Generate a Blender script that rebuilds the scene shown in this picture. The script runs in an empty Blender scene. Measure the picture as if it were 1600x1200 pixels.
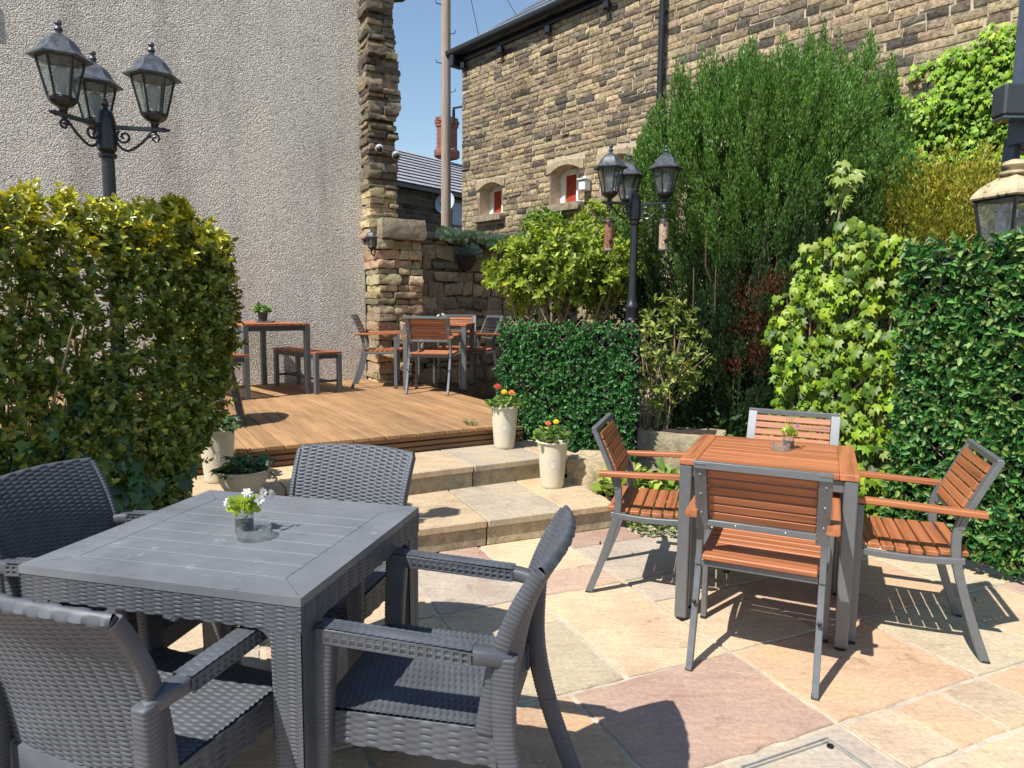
import bpy, math, random
import numpy as np
rng = np.random.default_rng(11)
random.seed(11)
scene = bpy.context.scene
COL = scene.collection
PI = math.pi
U = random.uniform

# ---------------------------------------------------------------- helpers
def nrm(a):
    a = np.asarray(a, float)
    return a / (np.linalg.norm(a, axis=-1, keepdims=True) + 1e-12)

def V(*a):
    return np.array(a, float)

def frame(d, up=(0, 0, 1)):
    d = nrm(d)
    up = np.asarray(up, float)
    if abs(d @ nrm(up)) > .999:
        up = V(0, 1, 0)
    x = nrm(np.cross(d, up))
    return x, d, np.cross(x, d)

class MB:
    """collects shapes of ONE mesh object"""
    def __init__(self):
        self.v = []; self.f = []; self.t = []; self.n = 0; self.tint = (1, 1, 1)
    def add(self, verts, faces, tint=None):
        verts = np.asarray(verts, float)
        o = self.n
        self.v.append(verts)
        t = np.empty((len(verts), 3)); t[:] = self.tint if tint is None else tint
        self.t.append(t)
        self.f.extend([tuple(i + o for i in f) for f in faces])
        self.n += len(verts)
        return o
    def cbox(self, c, s, b=.003, R=None, tint=None):
        """chamfered box, centre c, size s, axes = rows of R"""
        h = np.array(s, float) / 2
        b = min(b, h.min() * .45)
        vs = []; idx = {}
        for sx in (-1, 1):
            for sy in (-1, 1):
                for sz in (-1, 1):
                    sg = np.array([sx, sy, sz])
                    for a in range(3):
                        k = h - b; k = k.copy(); k[a] = h[a]
                        idx[(sx, sy, sz, a)] = len(vs); vs.append(sg * k)
        fs = []
        q = [(-1, -1), (1, -1), (1, 1), (-1, 1)]
        for a in range(3):
            o = [i for i in range(3) if i != a]
            for s_ in (-1, 1):
                f = []
                for (p, r) in q:
                    k = [0, 0, 0]; k[a] = s_; k[o[0]] = p; k[o[1]] = r
                    f.append(idx[(k[0], k[1], k[2], a)])
                if (s_ > 0) == (a == 1): f.reverse()
                fs.append(f)
        for a in range(3):                       # edges parallel to axis a
            o = [i for i in range(3) if i != a]
            for p in (-1, 1):
                for r in (-1, 1):
                    k0 = [0, 0, 0]; k1 = [0, 0, 0]
                    k0[a] = -1; k1[a] = 1
                    for k in (k0, k1): k[o[0]] = p; k[o[1]] = r
                    fs.append([idx[(*k0, o[0])], idx[(*k1, o[0])], idx[(*k1, o[1])], idx[(*k0, o[1])]])
        for sx in (-1, 1):
            for sy in (-1, 1):
                for sz in (-1, 1):
                    fs.append([idx[(sx, sy, sz, a)] for a in range(3)])
        vs = np.array(vs)
        if R is not None: vs = vs @ np.asarray(R)
        self.add(vs + np.asarray(c, float), fs, tint)
    def bar(self, p0, p1, w, h, up=(0, 0, 1), b=.002, tint=None):
        p0 = np.asarray(p0, float); p1 = np.asarray(p1, float)
        x, y, z = frame(p1 - p0, up)
        self.cbox((p0 + p1) / 2, (w, np.linalg.norm(p1 - p0), h), b, np.array([x, y, z]), tint)
    def sweep(self, path, w, h, side, cap=True, b=.25):
        """rectangular tube (w along `side`, h across) along path; w,h may be lists"""
        P = np.asarray(path, float); n = len(P)
        T = np.gradient(P, axis=0); T = nrm(T); side = np.asarray(side, float)
        ring = []
        w = np.broadcast_to(w, n); h = np.broadcast_to(h, n)
        for i in range(n):
            s = nrm(side - T[i] * (side @ T[i])); k = np.cross(T[i], s)
            W, H = w[i] / 2, h[i] / 2; c = b * min(W, H)
            for (p, q) in ((-W + c, -H), (W - c, -H), (W, -H + c), (W, H - c), (W - c, H), (-W + c, H), (-W, H - c), (-W, -H + c)):
                ring.append(P[i] + s * p + k * q)
        fs = []
        for i in range(n - 1):
            for j in range(8):
                a = i * 8 + j; c2 = i * 8 + (j + 1) % 8
                fs.append((a, c2, c2 + 8, a + 8))
        if cap:
            fs.append(tuple(range(7, -1, -1))); fs.append(tuple((n - 1) * 8 + j for j in range(8)))
        self.add(ring, fs)
    def tube(self, path, r, seg=8, cap=True, tint=None):
        P = np.asarray(path, float); n = len(P)
        T = nrm(np.gradient(P, axis=0)) if n > 2 else nrm(np.repeat((P[1] - P[0])[None], 2, 0))
        r = np.broadcast_to(r, n)
        x, _, z = frame(T[0]); ring = []
        for i in range(n):
            x = nrm(x - T[i] * (x @ T[i])); z = np.cross(x, T[i])
            for j in range(seg):
                a = 2 * PI * j / seg
                ring.append(P[i] + r[i] * (math.cos(a) * x + math.sin(a) * z))
        fs = [(i * seg + j, i * seg + (j + 1) % seg, (i + 1) * seg + (j + 1) % seg, (i + 1) * seg + j) for i in range(n - 1) for j in range(seg)]
        if cap:
            fs.append(tuple(range(seg - 1, -1, -1))); fs.append(tuple((n - 1) * seg + j for j in range(seg)))
        self.add(ring, fs, tint)
    def lathe(self, prof, seg=24, c=(0, 0, 0), rot=0., cap=True, tint=None):
        """prof: list of (r, z)"""
        c = np.asarray(c, float); n = len(prof); vs = []
        for (r, z) in prof:
            for j in range(seg):
                a = 2 * PI * j / seg + rot
                vs.append(c + V(r * math.cos(a), r * math.sin(a), z))
        fs = [(i * seg + j, i * seg + (j + 1) % seg, (i + 1) * seg + (j + 1) % seg, (i + 1) * seg + j) for i in range(n - 1) for j in range(seg)]
        if cap:
            if prof[0][0] > 1e-4: fs.append(tuple(range(seg - 1, -1, -1)))
            if prof[-1][0] > 1e-4: fs.append(tuple((n - 1) * seg + j for j in range(seg)))
        self.add(vs, fs, tint)
    def prism(self, poly, z0, z1, tint=None):
        """vertical prism of an xy polygon (counter-clockwise)"""
        n = len(poly)
        vs = [(p[0], p[1], z0) for p in poly] + [(p[0], p[1], z1) for p in poly]
        fs = [tuple(range(n - 1, -1, -1)), tuple(range(n, 2 * n))] + [(i, (i + 1) % n, n + (i + 1) % n, n + i) for i in range(n)]
        self.add(vs, fs, tint)
    def quad(self, a, b, c, d, tint=None):
        self.add([a, b, c, d], [(0, 1, 2, 3)], tint)
    def grid(self, P, tint=None, flip=False):
        """P: (nv, nu, 3) array"""
        nv, nu = P.shape[:2]
        i, j = np.meshgrid(np.arange(nv - 1), np.arange(nu - 1), indexing='ij')
        a = (i * nu + j).ravel()
        q = np.stack([a, a + 1, a + nu + 1, a + nu], 1)
        if flip: q = q[:, ::-1]
        self.add(P.reshape(-1, 3), q.tolist(), tint)
    def sphere(self, c, r, seg=12, rings=8, s=(1, 1, 1), tint=None):
        vs = []; c = np.asarray(c, float)
        for i in range(rings + 1):
            t = PI * i / rings
            for j in range(seg):
                a = 2 * PI * j / seg
                vs.append(c + r * V(math.sin(t) * math.cos(a) * s[0], math.sin(t) * math.sin(a) * s[1], math.cos(t) * s[2]))
        fs = [(i * seg + j, (i + 1) * seg + j, (i + 1) * seg + (j + 1) % seg, i * seg + (j + 1) % seg) for i in range(rings) for j in range(seg)]
        self.add(vs, fs, tint)

def mesh_from(mb, smooth):
    v = np.concatenate(mb.v); t = np.concatenate(mb.t)
    return v, mb.f, t

def finish(name, verts, faces, tint, mat, parent, smooth, origin, weld=False):
    me = bpy.data.meshes.new(name)
    off = np.zeros(3)
    if parent is None and origin:
        lo, hi = verts.min(0), verts.max(0)
        off = V((lo[0] + hi[0]) / 2, (lo[1] + hi[1]) / 2, lo[2])
    me.from_pydata((verts - off).tolist(), [], faces)
    at = me.attributes.new('tint', 'FLOAT_COLOR', 'POINT')
    at.data.foreach_set('color', np.concatenate([tint, np.ones((len(tint), 1))], 1).astype(np.float32).ravel())
    if weld:
        import bmesh
        bm = bmesh.new(); bm.from_mesh(me); bmesh.ops.remove_doubles(bm, verts=bm.verts, dist=2e-5); bm.to_mesh(me); bm.free()
    if smooth:
        me.polygons.foreach_set('use_smooth', np.ones(len(me.polygons), bool))
        try: me.set_sharp_from_angle(angle=math.radians(smooth if smooth > 1 else 40))
        except Exception: pass
    me.materials.append(mat)
    o = bpy.data.objects.new(name, me); COL.objects.link(o)
    o.location = off
    if parent is not None: o.parent = parent
    return o

def obj(name, mb, mat, parent=None, smooth=0, origin=True, weld=False):
    v, f, t = mesh_from(mb, smooth)
    return finish(name, v, f, t, mat, parent, smooth, origin, weld)

LEAF = {
    'oval': (np.array([[0, 0, 0], [-.24, .28, .07], [-.20, .72, .06], [0, 1, -.05], [.20, .72, .06], [.24, .28, .07]]), [(0, 1, 2, 3), (3, 4, 5, 0)]),
    'round': (np.array([[0, 0, 0], [-.36, .25, .08], [-.34, .75, .08], [0, 1, 0], [.34, .75, .08], [.36, .25, .08]]), [(0, 1, 2, 3), (3, 4, 5, 0)]),
    'lance': (np.array([[0, 0, 0], [-.13, .35, .05], [-.10, .7, .04], [0, 1, -.06], [.10, .7, .04], [.13, .35, .05]]), [(0, 1, 2, 3), (3, 4, 5, 0)]),
    'blade': (np.array([[-.05, 0, 0], [.05, 0, 0], [.04, .6, .03], [0, 1, 0]]), [(0, 1, 2, 3)]),
    'needle': (np.array([[0, 0, 0], [-.15, .42, .03], [0, 1, 0], [.15, .42, -.03]]), [(0, 1, 2, 3)]),
    'spray': (np.array([[0, 0, 0], [-.17, .45, .04], [0, 1, 0], [.17, .45, -.04]]), [(0, 1, 2, 3)]),
    'ivy': (np.array([[0, .05, 0], [-.26, -.06, .03], [-.48, .22, -.03], [-.26, .42, .05], [-.34, .74, -.02], [-.12, .68, .05], [0, 1.02, -.06],
                      [.12, .68, .05], [.34, .74, -.02], [.26, .42, .05], [.48, .22, -.03], [.26, -.06, .03], [0, .42, .06]]),
            [(12, 0, 1), (12, 1, 2), (12, 2, 3), (12, 3, 4), (12, 4, 5), (12, 5, 6), (12, 6, 7), (12, 7, 8), (12, 8, 9), (12, 9, 10), (12, 10, 11), (12, 11, 0)]),
}

LEAF['ivy'][0][:, 2] *= 2.4; LEAF['oval'][0][:, 2] *= 1.5

def leaves(name, mat, parent, pos, dy, nz, size, tint, kind, smooth=False):
    T, F = LEAF[kind]
    pos = np.asarray(pos, float); M = len(pos)
    dy = nrm(dy); nz = nrm(nz - dy * np.sum(nz * dy, 1, keepdims=True)); X = np.cross(dy, nz)
    s = np.broadcast_to(np.asarray(size, float), M)[:, None, None]
    verts = pos[:, None] + s * (T[None, :, 0, None] * X[:, None] + T[None, :, 1, None] * dy[:, None] + T[None, :, 2, None] * nz[:, None])
    K = len(T); k = len(F[0])
    loops = (np.array(F)[None] + (np.arange(M) * K)[:, None, None]).reshape(-1)
    verts = verts.reshape(-1, 3)
    off = np.zeros(3)
    if parent is None:
        lo, hi = verts.min(0), verts.max(0); off = V((lo[0] + hi[0]) / 2, (lo[1] + hi[1]) / 2, lo[2])
    me = bpy.data.meshes.new(name)
    me.vertices.add(len(verts)); me.vertices.foreach_set('co', (verts - off).astype(np.float32).ravel())
    me.loops.add(len(loops)); me.loops.foreach_set('vertex_index', loops.astype(np.int32))
    np_ = len(loops) // k
    me.polygons.add(np_); me.polygons.foreach_set('loop_start', (np.arange(np_) * k).astype(np.int32))
    me.update(calc_edges=True)
    t = np.repeat(np.broadcast_to(np.asarray(tint, float), (M, 3)), K, 0)
    at = me.attributes.new('tint', 'FLOAT_COLOR', 'POINT')
    at.data.foreach_set('color', np.concatenate([t, np.ones((len(t), 1))], 1).astype(np.float32).ravel())
    me.materials.append(mat)
    o = bpy.data.objects.new(name, me); COL.objects.link(o); o.location = off
    if parent is not None: o.parent = parent
    return o

def tag(o, label, cat, group=None):
    o['label'] = label; o['category'] = cat
    if group: o['group'] = group
    return o

def thing(name, label, cat, loc=(0, 0, 0), rotz=0., group=None):
    o = bpy.data.objects.new(name, None); COL.objects.link(o)
    o.empty_display_size = .1
    o.location = loc; o.rotation_euler = (0, 0, rotz)
    return tag(o, label, cat, group)

def copy_tree(o, parent=None):
    c = o.copy(); COL.objects.link(c)
    if parent is not None: c.parent = parent
    for ch in list(o.children): copy_tree(ch, c)
    return c

def dup(o, loc, rotz, label, group=None):
    c = copy_tree(o); c.location = loc; c.rotation_euler = (0, 0, rotz); c['label'] = label
    if group: c['group'] = group
    return c

def struct(o):
    o['kind'] = 'structure'; return o

def pick(n, cols, w=None, jit=.15):
    """n random base colours out of a palette"""
    cols = np.array(cols, float)
    i = rng.choice(len(cols), n, p=None if w is None else np.array(w) / np.sum(w))
    return np.clip(cols[i] * (1 + rng.normal(0, jit, (n, 1))) * (1 + rng.normal(0, jit * .16, (n, 3))), .004, .9)

def rdir(n):
    return nrm(rng.normal(0, 1, (n, 3)))

# ---------------------------------------------------------------- materials
class NT:
    def __init__(self, name):
        self.m = bpy.data.materials.new(name); self.m.use_nodes = True
        self.nt = self.m.node_tree; self.nt.nodes.clear()
        self.out = self.n('ShaderNodeOutputMaterial')
    def n(self, t, **k):
        o = self.nt.nodes.new(t)
        for a, b in k.items():
            if a.startswith('i_'):
                key = a[2:]
                o.inputs[int(key) if key.isdigit() else key.replace('_', ' ')].default_value = b
            else: setattr(o, a, b)
        return o
    def l(self, a, b): self.nt.links.new(a, b)
    def coord(self, scale=(1, 1, 1), kind='Object'):
        tc = self.n('ShaderNodeTexCoord'); mp = self.n('ShaderNodeMapping'); mp.inputs['Scale'].default_value = scale
        self.l(tc.outputs[kind], mp.inputs[0]); return mp.outputs[0]
    def noise(self, vec, scale, detail=4, rough=.55):
        o = self.n('ShaderNodeTexNoise'); o.inputs['Scale'].default_value = scale; o.inputs['Detail'].default_value = detail; o.inputs['Roughness'].default_value = rough
        self.l(vec, o.inputs['Vector']); return o.outputs['Fac']
    def ramp(self, fac, stops):
        o = self.n('ShaderNodeValToRGB'); e = o.color_ramp.elements
        while len(e) < len(stops): e.new(.5)
        for k, (p, c) in enumerate(stops):
            e[k].position = p; e[k].color = (*(c if hasattr(c, '__len__') else (c, c, c)), 1)
        self.l(fac, o.inputs[0]); return o.outputs[0]
    def mul(self, a, b, fac=1.):
        o = self.n('ShaderNodeMix', data_type='RGBA', blend_type='MULTIPLY'); o.inputs[0].default_value = fac
        for s, k in ((a, 6), (b, 7)):
            if hasattr(s, 'is_linked'): self.l(s, o.inputs[k])
            else: o.inputs[k].default_value = (*s, 1)
        return o.outputs[2]
    def mix(self, fac, a, b):
        o = self.n('ShaderNodeMix', data_type='RGBA')
        if hasattr(fac, 'is_linked'): self.l(fac, o.inputs[0])
        else: o.inputs[0].default_value = fac
        for s, k in ((a, 6), (b, 7)):
            if hasattr(s, 'is_linked'): self.l(s, o.inputs[k])
            else: o.inputs[k].default_value = (*s, 1)
        return o.outputs[2]
    def tint(self):
        return self.n('ShaderNodeAttribute', attribute_name='tint').outputs['Color']
    def bump(self, h, strength, dist, prev=None):
        o = self.n('ShaderNodeBump'); o.inputs['Strength'].default_value = strength; o.inputs['Distance'].default_value = dist
        self.l(h, o.inputs['Height'])
        if prev is not None: self.l(prev, o.inputs['Normal'])
        return o.outputs[0]
    def pbr(self, col, rough=.6, metal=0., normal=None, spec=.5, **k):
        b = self.n('ShaderNodeBsdfPrincipled')
        if hasattr(col, 'is_linked'): self.l(col, b.inputs['Base Color'])
        else: b.inputs['Base Color'].default_value = (*col, 1)
        if hasattr(rough, 'is_linked'): self.l(rough, b.inputs['Roughness'])
        else: b.inputs['Roughness'].default_value = rough
        b.inputs['Metallic'].default_value = metal; b.inputs['Specular IOR Level'].default_value = spec
        for a, v in k.items(): b.inputs[a.replace('_', ' ')].default_value = v
        if normal is not None: self.l(normal, b.inputs['Normal'])
        return b.outputs[0]
    def done(self, sh):
        self.l(sh, self.out.inputs[0]); return self.m

def plain(name, col, rough=.5, metal=0., var=.15, vscale=8, bump=None, tint=False, spec=.5, stretch=(1, 1, 1), **k):
    t = NT(name); vec = t.coord(stretch)
    n = t.noise(vec, vscale, 5)
    base = t.mul(t.tint(), col) if tint else col
    c = t.mul(base, t.ramp(n, [(.25, 1 - var), (.75, 1 + var)]))
    nm = None
    if bump: nm = t.bump(t.noise(vec, bump[0], 4), bump[1], bump[2])
    r = t.ramp(n, [(.2, max(rough - .08, .03)), (.8, min(rough + .1, 1))])
    return t.done(t.pbr(c, r, metal, nm, spec, **k))

def leaf_mat(name, trans=.3, rough=.42, gain=1.0, spec=.35, warm=(1.15, 1.1, .6)):
    t = NT(name)
    col = t.mul(t.tint(), (gain, gain, gain))
    p = t.pbr(col, rough, 0, None, spec)
    tr = t.n('ShaderNodeBsdfTranslucent'); t.l(t.mul(col, warm), tr.inputs[0])
    m = t.n('ShaderNodeMixShader'); m.inputs[0].default_value = trans
    t.l(p, m.inputs[1]); t.l(tr.outputs[0], m.inputs[2])
    return t.done(m.outputs[0])

def wood_mat(name, col, axis, rough=.42, var=.35):
    """timber with the grain running along `axis` (0 = x, 1 = y, 2 = z) of the object"""
    t = NT(name); s = [38, 38, 38]; s[axis] = 1.6
    vec = t.coord(tuple(s))
    n = t.noise(vec, 1.0, 6, .6)
    s2 = [9, 9, 9]; s2[axis] = .8
    n2 = t.noise(t.coord(tuple(s2)), 1.0, 3)
    c = t.mul(t.mul(t.tint(), col), t.ramp(n, [(.25, 1 - var), (.5, 1), (.8, 1 + var * .5)]))
    c = t.mul(c, t.ramp(n2, [(.3, .82), (.7, 1.12)]))
    return t.done(t.pbr(c, rough, 0, t.bump(n, .25, .002), .4))

M = {}
M['grey_metal'] = plain('grey_powder_coat', (.155, .165, .175), .42, .35, .08, 30, (220, .12, .0006))
M['dark_metal'] = plain('dark_powder_coat', (.045, .052, .062), .45, .2, .1, 20)
M['black_iron'] = plain('black_iron_paint', (.016, .017, .021), .34, .1, .3, 25, (60, .3, .002), spec=.6)
M['lamp_roof'] = plain('weathered_lamp_roof', (.075, .082, .095), .45, .3, .55, 30, (60, .3, .002))
M['black_plastic'] = plain('black_plastic', (.012, .012, .013), .5)
M['bolt'] = plain('steel_bolt', (.5, .48, .43), .3, .9)
M['teak_x'] = wood_mat('oiled_hardwood_lengthwise', (.385, .138, .058), 0, .44, .6)
M['teak_y'] = wood_mat('oiled_hardwood_crosswise', (.40, .147, .062), 1, .44, .6)
M['rattan'] = plain('moulded_rattan_plastic', (.074, .081, .096), .50, .0, .24, 9, (90, .12, .0008), spec=.42)
t = NT('moulded_tabletop_plastic'); vec = t.coord(); n1 = t.noise(vec, 5, 6, .65); n2 = t.noise(t.coord((3, 60, 3)), 1.5, 4); n3 = t.noise(vec, 120, 3); n4 = t.noise(vec, 16, 5, .7)
c = t.mul((.142, .152, .172), t.ramp(n1, [(.3, .84), (.7, 1.16)])); c = t.mul(c, t.ramp(n2, [(.3, .94), (.7, 1.06)])); c = t.mul(c, t.ramp(n4, [(.30, 1.5), (.38, 1.0), (.62, 1.0), (.72, .72)]))
M['tabletop'] = t.done(t.pbr(c, t.ramp(n1, [(.3, .42), (.7, .6)]), 0, t.bump(n3, .15, .0006), .45))
from mathutils import noise as mnoise, Vector as MV

def nz(p, s):
    return mnoise.noise(MV((p[0] * s, p[1] * s, p[2] * s)))

def rock(mb, c, size, R, amp=.15, sub=4, tint=None, rnd=.25):
    """rough quarried block: a subdivided box, rounded and roughened (amp relative to the smallest side)"""
    h = np.array(size, float) / 2; R = np.asarray(R, float); c = np.asarray(c, float)
    a = amp * min(size); seed = rng.uniform(0, 50, 3)
    g = np.linspace(-1, 1, sub + 1)
    for ax in range(3):
        o = [i for i in range(3) if i != ax]
        for s in (-1, 1):
            P = np.zeros((sub + 1, sub + 1, 3))
            for i, u in enumerate(g):
                for j, v in enumerate(g):
                    q = np.zeros(3); q[ax] = s; q[o[0]] = u; q[o[1]] = v
                    r = np.abs(q); k = 1 - rnd * max(0, (np.sum(r ** 3) - 1)) * .28
                    p = q * h * k
                    f = p + seed
                    d = V(nz(f, 9), nz(f + 7, 9), nz(f + 13, 9)) * a + V(nz(f, 25), nz(f + 3, 25), nz(f + 5, 25)) * a * .45
                    P[i, j] = p + d
            mb.grid(P @ R + c, tint, flip=(s > 0) == (ax == 1))

def stone_face(mb, o, dx, n, x0, x1, z0, z1, depth, tint, nu=4, nv=3, jit=.006, rough=.5):
    """one rough-faced walling stone standing proud of the plane through o"""
    cs = np.array([[x0, z0], [x1, z0], [x1, z1], [x0, z1]]) + rng.normal(0, jit, (4, 2))
    us = np.concatenate([[0], np.linspace(0, 1, nu), [1]]); vs = np.concatenate([[0], np.linspace(0, 1, nv), [1]])
    P = np.zeros((nv + 2, nu + 2, 3)); sd = rng.uniform(0, 90)
    for j, v in enumerate(vs):
        for i, u in enumerate(us):
            q = cs[0] * (1 - u) * (1 - v) + cs[1] * u * (1 - v) + cs[2] * u * v + cs[3] * (1 - u) * v
            rim = i in (0, nu + 1) or j in (0, nv + 1)
            edge = (i in (1, nu) or j in (1, nv))
            h = -.012 if rim else depth * ((.35 if edge else .85) + rough * rng.uniform(-.4, .55))
            P[j, i] = o + dx * q[0] + V(0, 0, 1) * q[1] + n * h
    mb.grid(P, tint)

def courses(mb, o, dx, n, x0, x1, z0, z1, hfun, lfun, depth, pal, w, holes=(), gap=.009, jit=.004, nu=4, nv=3, xh=None):
    z = z0
    while z < z1 - .03:
        h = min(hfun(z), z1 - z)
        x = x0 - rng.uniform(0, .2)
        while x < x1:
            L = lfun(); a, b = max(x, x0), min(x + L, x1)
            segs = [(a, b)]
            for (hx0, hx1, hz0, hz1) in holes:
                if z + h > hz0 + .01 and z < hz1 - .01:
                    ns = []
                    for (p, q) in segs:
                        if q <= hx0 or p >= hx1: ns.append((p, q))
                        else:
                            if p < hx0: ns.append((p, hx0))
                            if q > hx1: ns.append((hx1, q))
                    segs = ns
            for (p, q) in segs:
                if q - p > .035:
                    stone_face(mb, o, dx, n, p + gap / 2, q - gap / 2, z + gap / 2, z + h - gap / 2, depth * rng.uniform(.6, 1.35), pick(1, pal, w, .16)[0], nu, nv, jit)
            x += L
        z += h

def rect_wall(mb, o, dx, n, x0, x1, z0, z1, holes, off=0., reveal=0.):
    """plane with rectangular holes and their reveals"""
    xs = sorted({x0, x1, *[h[0] for h in holes], *[h[1] for h in holes]}); zs = sorted({z0, z1, *[h[2] for h in holes], *[h[3] for h in holes]})
    W = lambda x, z, k=0.: o + dx * x + V(0, 0, 1) * z + n * (off + k)
    for a, b in zip(xs, xs[1:]):
        for c, d in zip(zs, zs[1:]):
            mx, mz = (a + b) / 2, (c + d) / 2
            if any(h[0] < mx < h[1] and h[2] < mz < h[3] for h in holes): continue
            mb.quad(W(a, c), W(b, c), W(b, d), W(a, d))
    if reveal:
        for (a, b, c, d) in holes:
            mb.quad(W(a, c), W(a, d), W(a, d, -reveal), W(a, c, -reveal))
            mb.quad(W(b, d), W(b, c), W(b, c, -reveal), W(b, d, -reveal))
            mb.quad(W(b, c), W(a, c), W(a, c, -reveal), W(b, c, -reveal))
            mb.quad(W(a, d), W(b, d), W(b, d, -reveal), W(a, d, -reveal))

# ---- materials of the setting
def stone_mat(name, scale=1., rough=.85, bump=.6, spots=.35, spec=.25):
    t = NT(name); vec = t.coord()
    n1 = t.noise(vec, 14 * scale, 6, .65); n2 = t.noise(vec, 70 * scale, 4, .6); n3 = t.noise(vec, 2.2 * scale, 3)
    c = t.mul(t.tint(), t.ramp(n1, [(.28, 1 - spots * 1.5), (.5, 1.), (.75, 1 + spots)]))
    c = t.mul(c, t.ramp(n2, [(.3, .75), (.7, 1.2)]))
    c = t.mul(c, t.ramp(n3, [(.3, (.90, .91, .92)), (.7, (1.08, 1.07, 1.03))]))
    nm = t.bump(n1, bump, .02); nm = t.bump(n2, bump * .6, .006, nm)
    return t.done(t.pbr(c, rough, 0, nm, spec))

M['stone'] = stone_mat('rough_gritstone')
M['flag'] = None
t = NT('riven_sandstone'); vec = t.coord()
wv = t.coord((1.2, 5.5, 1)); n1 = t.noise(wv, 4.6, 9, .72); n2 = t.noise(vec, 2.6, 5, .65); n3 = t.noise(vec, 55, 4, .6); n4 = t.noise(vec, 9, 5, .65)
c = t.mul(t.tint(), t.ramp(n1, [(.25, .80), (.5, 1.0), (.75, 1.10)]))
c = t.mul(c, t.ramp(n2, [(.3, (.85, .77, .76)), (.5, (1, 1, 1)), (.7, (1.14, 1.08, .93))]))
c = t.mul(c, t.ramp(n4, [(.27, (.66, .64, .62)), (.40, (1, 1, 1)), (.66, (1, 1, 1)), (.78, (1.10, 1.09, 1.07))]))
c = t.mul(c, t.ramp(n3, [(.3, .80), (.7, 1.12)]))
nm = t.bump(n1, .6, .012); nm = t.bump(n4, .45, .006, nm); nm = t.bump(n3, .3, .002, nm)
M['flag'] = t.done(t.pbr(c, .72, 0, nm, .3))
M['grout'] = plain('pale_pointing', (.45, .385, .30), .9, 0, .3, 12, (120, .5, .003))
M['soil'] = plain('dark_garden_soil', (.035, .025, .018), .95, 0, .4, 20, (40, 1., .02))
t = NT('roughcast_render'); vec = t.coord()
vo = t.n('ShaderNodeTexVoronoi', feature='SMOOTH_F1'); vo.inputs['Scale'].default_value = 76; vo.inputs['Smoothness'].default_value = .15; t.l(vec, vo.inputs['Vector'])
sc_ = t.n('ShaderNodeSeparateColor'); v2 = t.n('ShaderNodeTexVoronoi'); v2.inputs['Scale'].default_value = 95; t.l(vec, v2.inputs['Vector']); t.l(v2.outputs['Color'], sc_.inputs[0]); n1 = sc_.outputs[0]; n2 = t.noise(t.coord((1, 1, .55)), .8, 5, .65); n3 = t.noise(t.coord((2.2, 2.2, .25)), 1.0, 5, .6)
c = t.ramp(n2, [(.3, (.58, .535, .485)), (.5, (.66, .615, .555)), (.7, (.72, .675, .60))])
c = t.mul(c, t.ramp(n1, [(.0, .62), (.4, .98), (1., 1.30)])); c = t.mul(c, t.ramp(vo.outputs['Distance'], [(.05, 1.12), (.5, .82)])); c = t.mul(c, t.ramp(n3, [(.3, (.76, .745, .74)), (.48, (1, 1, 1)), (.72, (1.10, 1.08, 1.03))]))
nm = t.bump(n1, .35, .006)
inv = t.n('ShaderNodeMath', operation='SUBTRACT'); inv.inputs[0].default_value = 1; t.l(vo.outputs['Distance'], inv.inputs[1])
nm = t.bump(inv.outputs[0], 1., .014, nm)
M['render'] = t.done(t.pbr(c, .95, 0, nm, .1))
M['mortar'] = plain('lime_mortar', (.46, .375, .275), .95, 0, .25, 18, (90, .5, .004))
M['dark_mortar'] = plain('old_mortar', (.17, .14, .11), .95, 0, .3, 18, (90, .5, .004))
t = NT('stained_softwood_boards'); vec = t.coord(); n1 = t.noise(t.coord((42, 1.8, 42)), 1., 6, .6); n2 = t.noise(t.coord((8, .7, 8)), 1., 4); n3 = t.noise(vec, 1.4, 5, .65); n4 = t.noise(vec, 26, 4, .7)
c = t.mul(t.mul(t.tint(), (.345, .198, .095)), t.ramp(n1, [(.25, .62), (.5, 1), (.8, 1.2)])); c = t.mul(c, t.ramp(n2, [(.3, .78), (.7, 1.15)]))
c = t.mul(c, t.ramp(n3, [(.3, (.74, .76, .80)), (.55, (1, 1, 1)), (.75, (1.12, 1.08, 1.02))])); c = t.mul(c, t.ramp(n4, [(.26, .62), (.4, 1), (.8, 1.06)]))
M['deck'] = t.done(t.pbr(c, .72, 0, t.bump(n1, .4, .004), .3))
M['fascia'] = wood_mat('stained_softwood_fascia', (.22, .125, .06), 0, .65, .4)
M['slate'] = plain('roof_slate', (.12, .12, .13), .6, 0, .25, 9, None, True)
M['white_frame'] = plain('white_frame_paint', (.75, .75, .74), .4, 0, .05, 10)
M['brown_frame'] = plain('brown_frame_paint', (.14, .06, .03), .5, 0, .15, 10)
M['curtain'] = plain('red_curtain', (.30, .038, .016), .8, 0, .2, 14)
M['pane'] = plain('dark_window_glass', (.06, .075, .09), .04, 0, .1, 4, spec=1.)
M['net'] = plain('pale_net_curtain', (.30, .38, .48), .5, 0, .3, 22, None, False, .7, (6, 6, .5))
M['brick'] = None
t = NT('red_chimney_brick'); tc = t.coord((1, 1, 1)); sp = t.n('ShaderNodeSeparateXYZ'); t.l(tc, sp.inputs[0])
ad = t.n('ShaderNodeMath', operation='ADD'); t.l(sp.outputs[0], ad.inputs[0]); t.l(sp.outputs[1], ad.inputs[1])
cm = t.n('ShaderNodeCombineXYZ'); t.l(ad.outputs[0], cm.inputs[0]); t.l(sp.outputs[2], cm.inputs[1])
br = t.n('ShaderNodeTexBrick'); br.inputs['Scale'].default_value = 1; br.inputs['Brick Width'].default_value = .22; br.inputs['Row Height'].default_value = .075; br.inputs['Mortar Size'].default_value = .008
br.inputs['Color1'].default_value = (.24, .06, .035, 1); br.inputs['Color2'].default_value = (.15, .04, .03, 1); br.inputs['Mortar'].default_value = (.2, .14, .11, 1)
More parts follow.
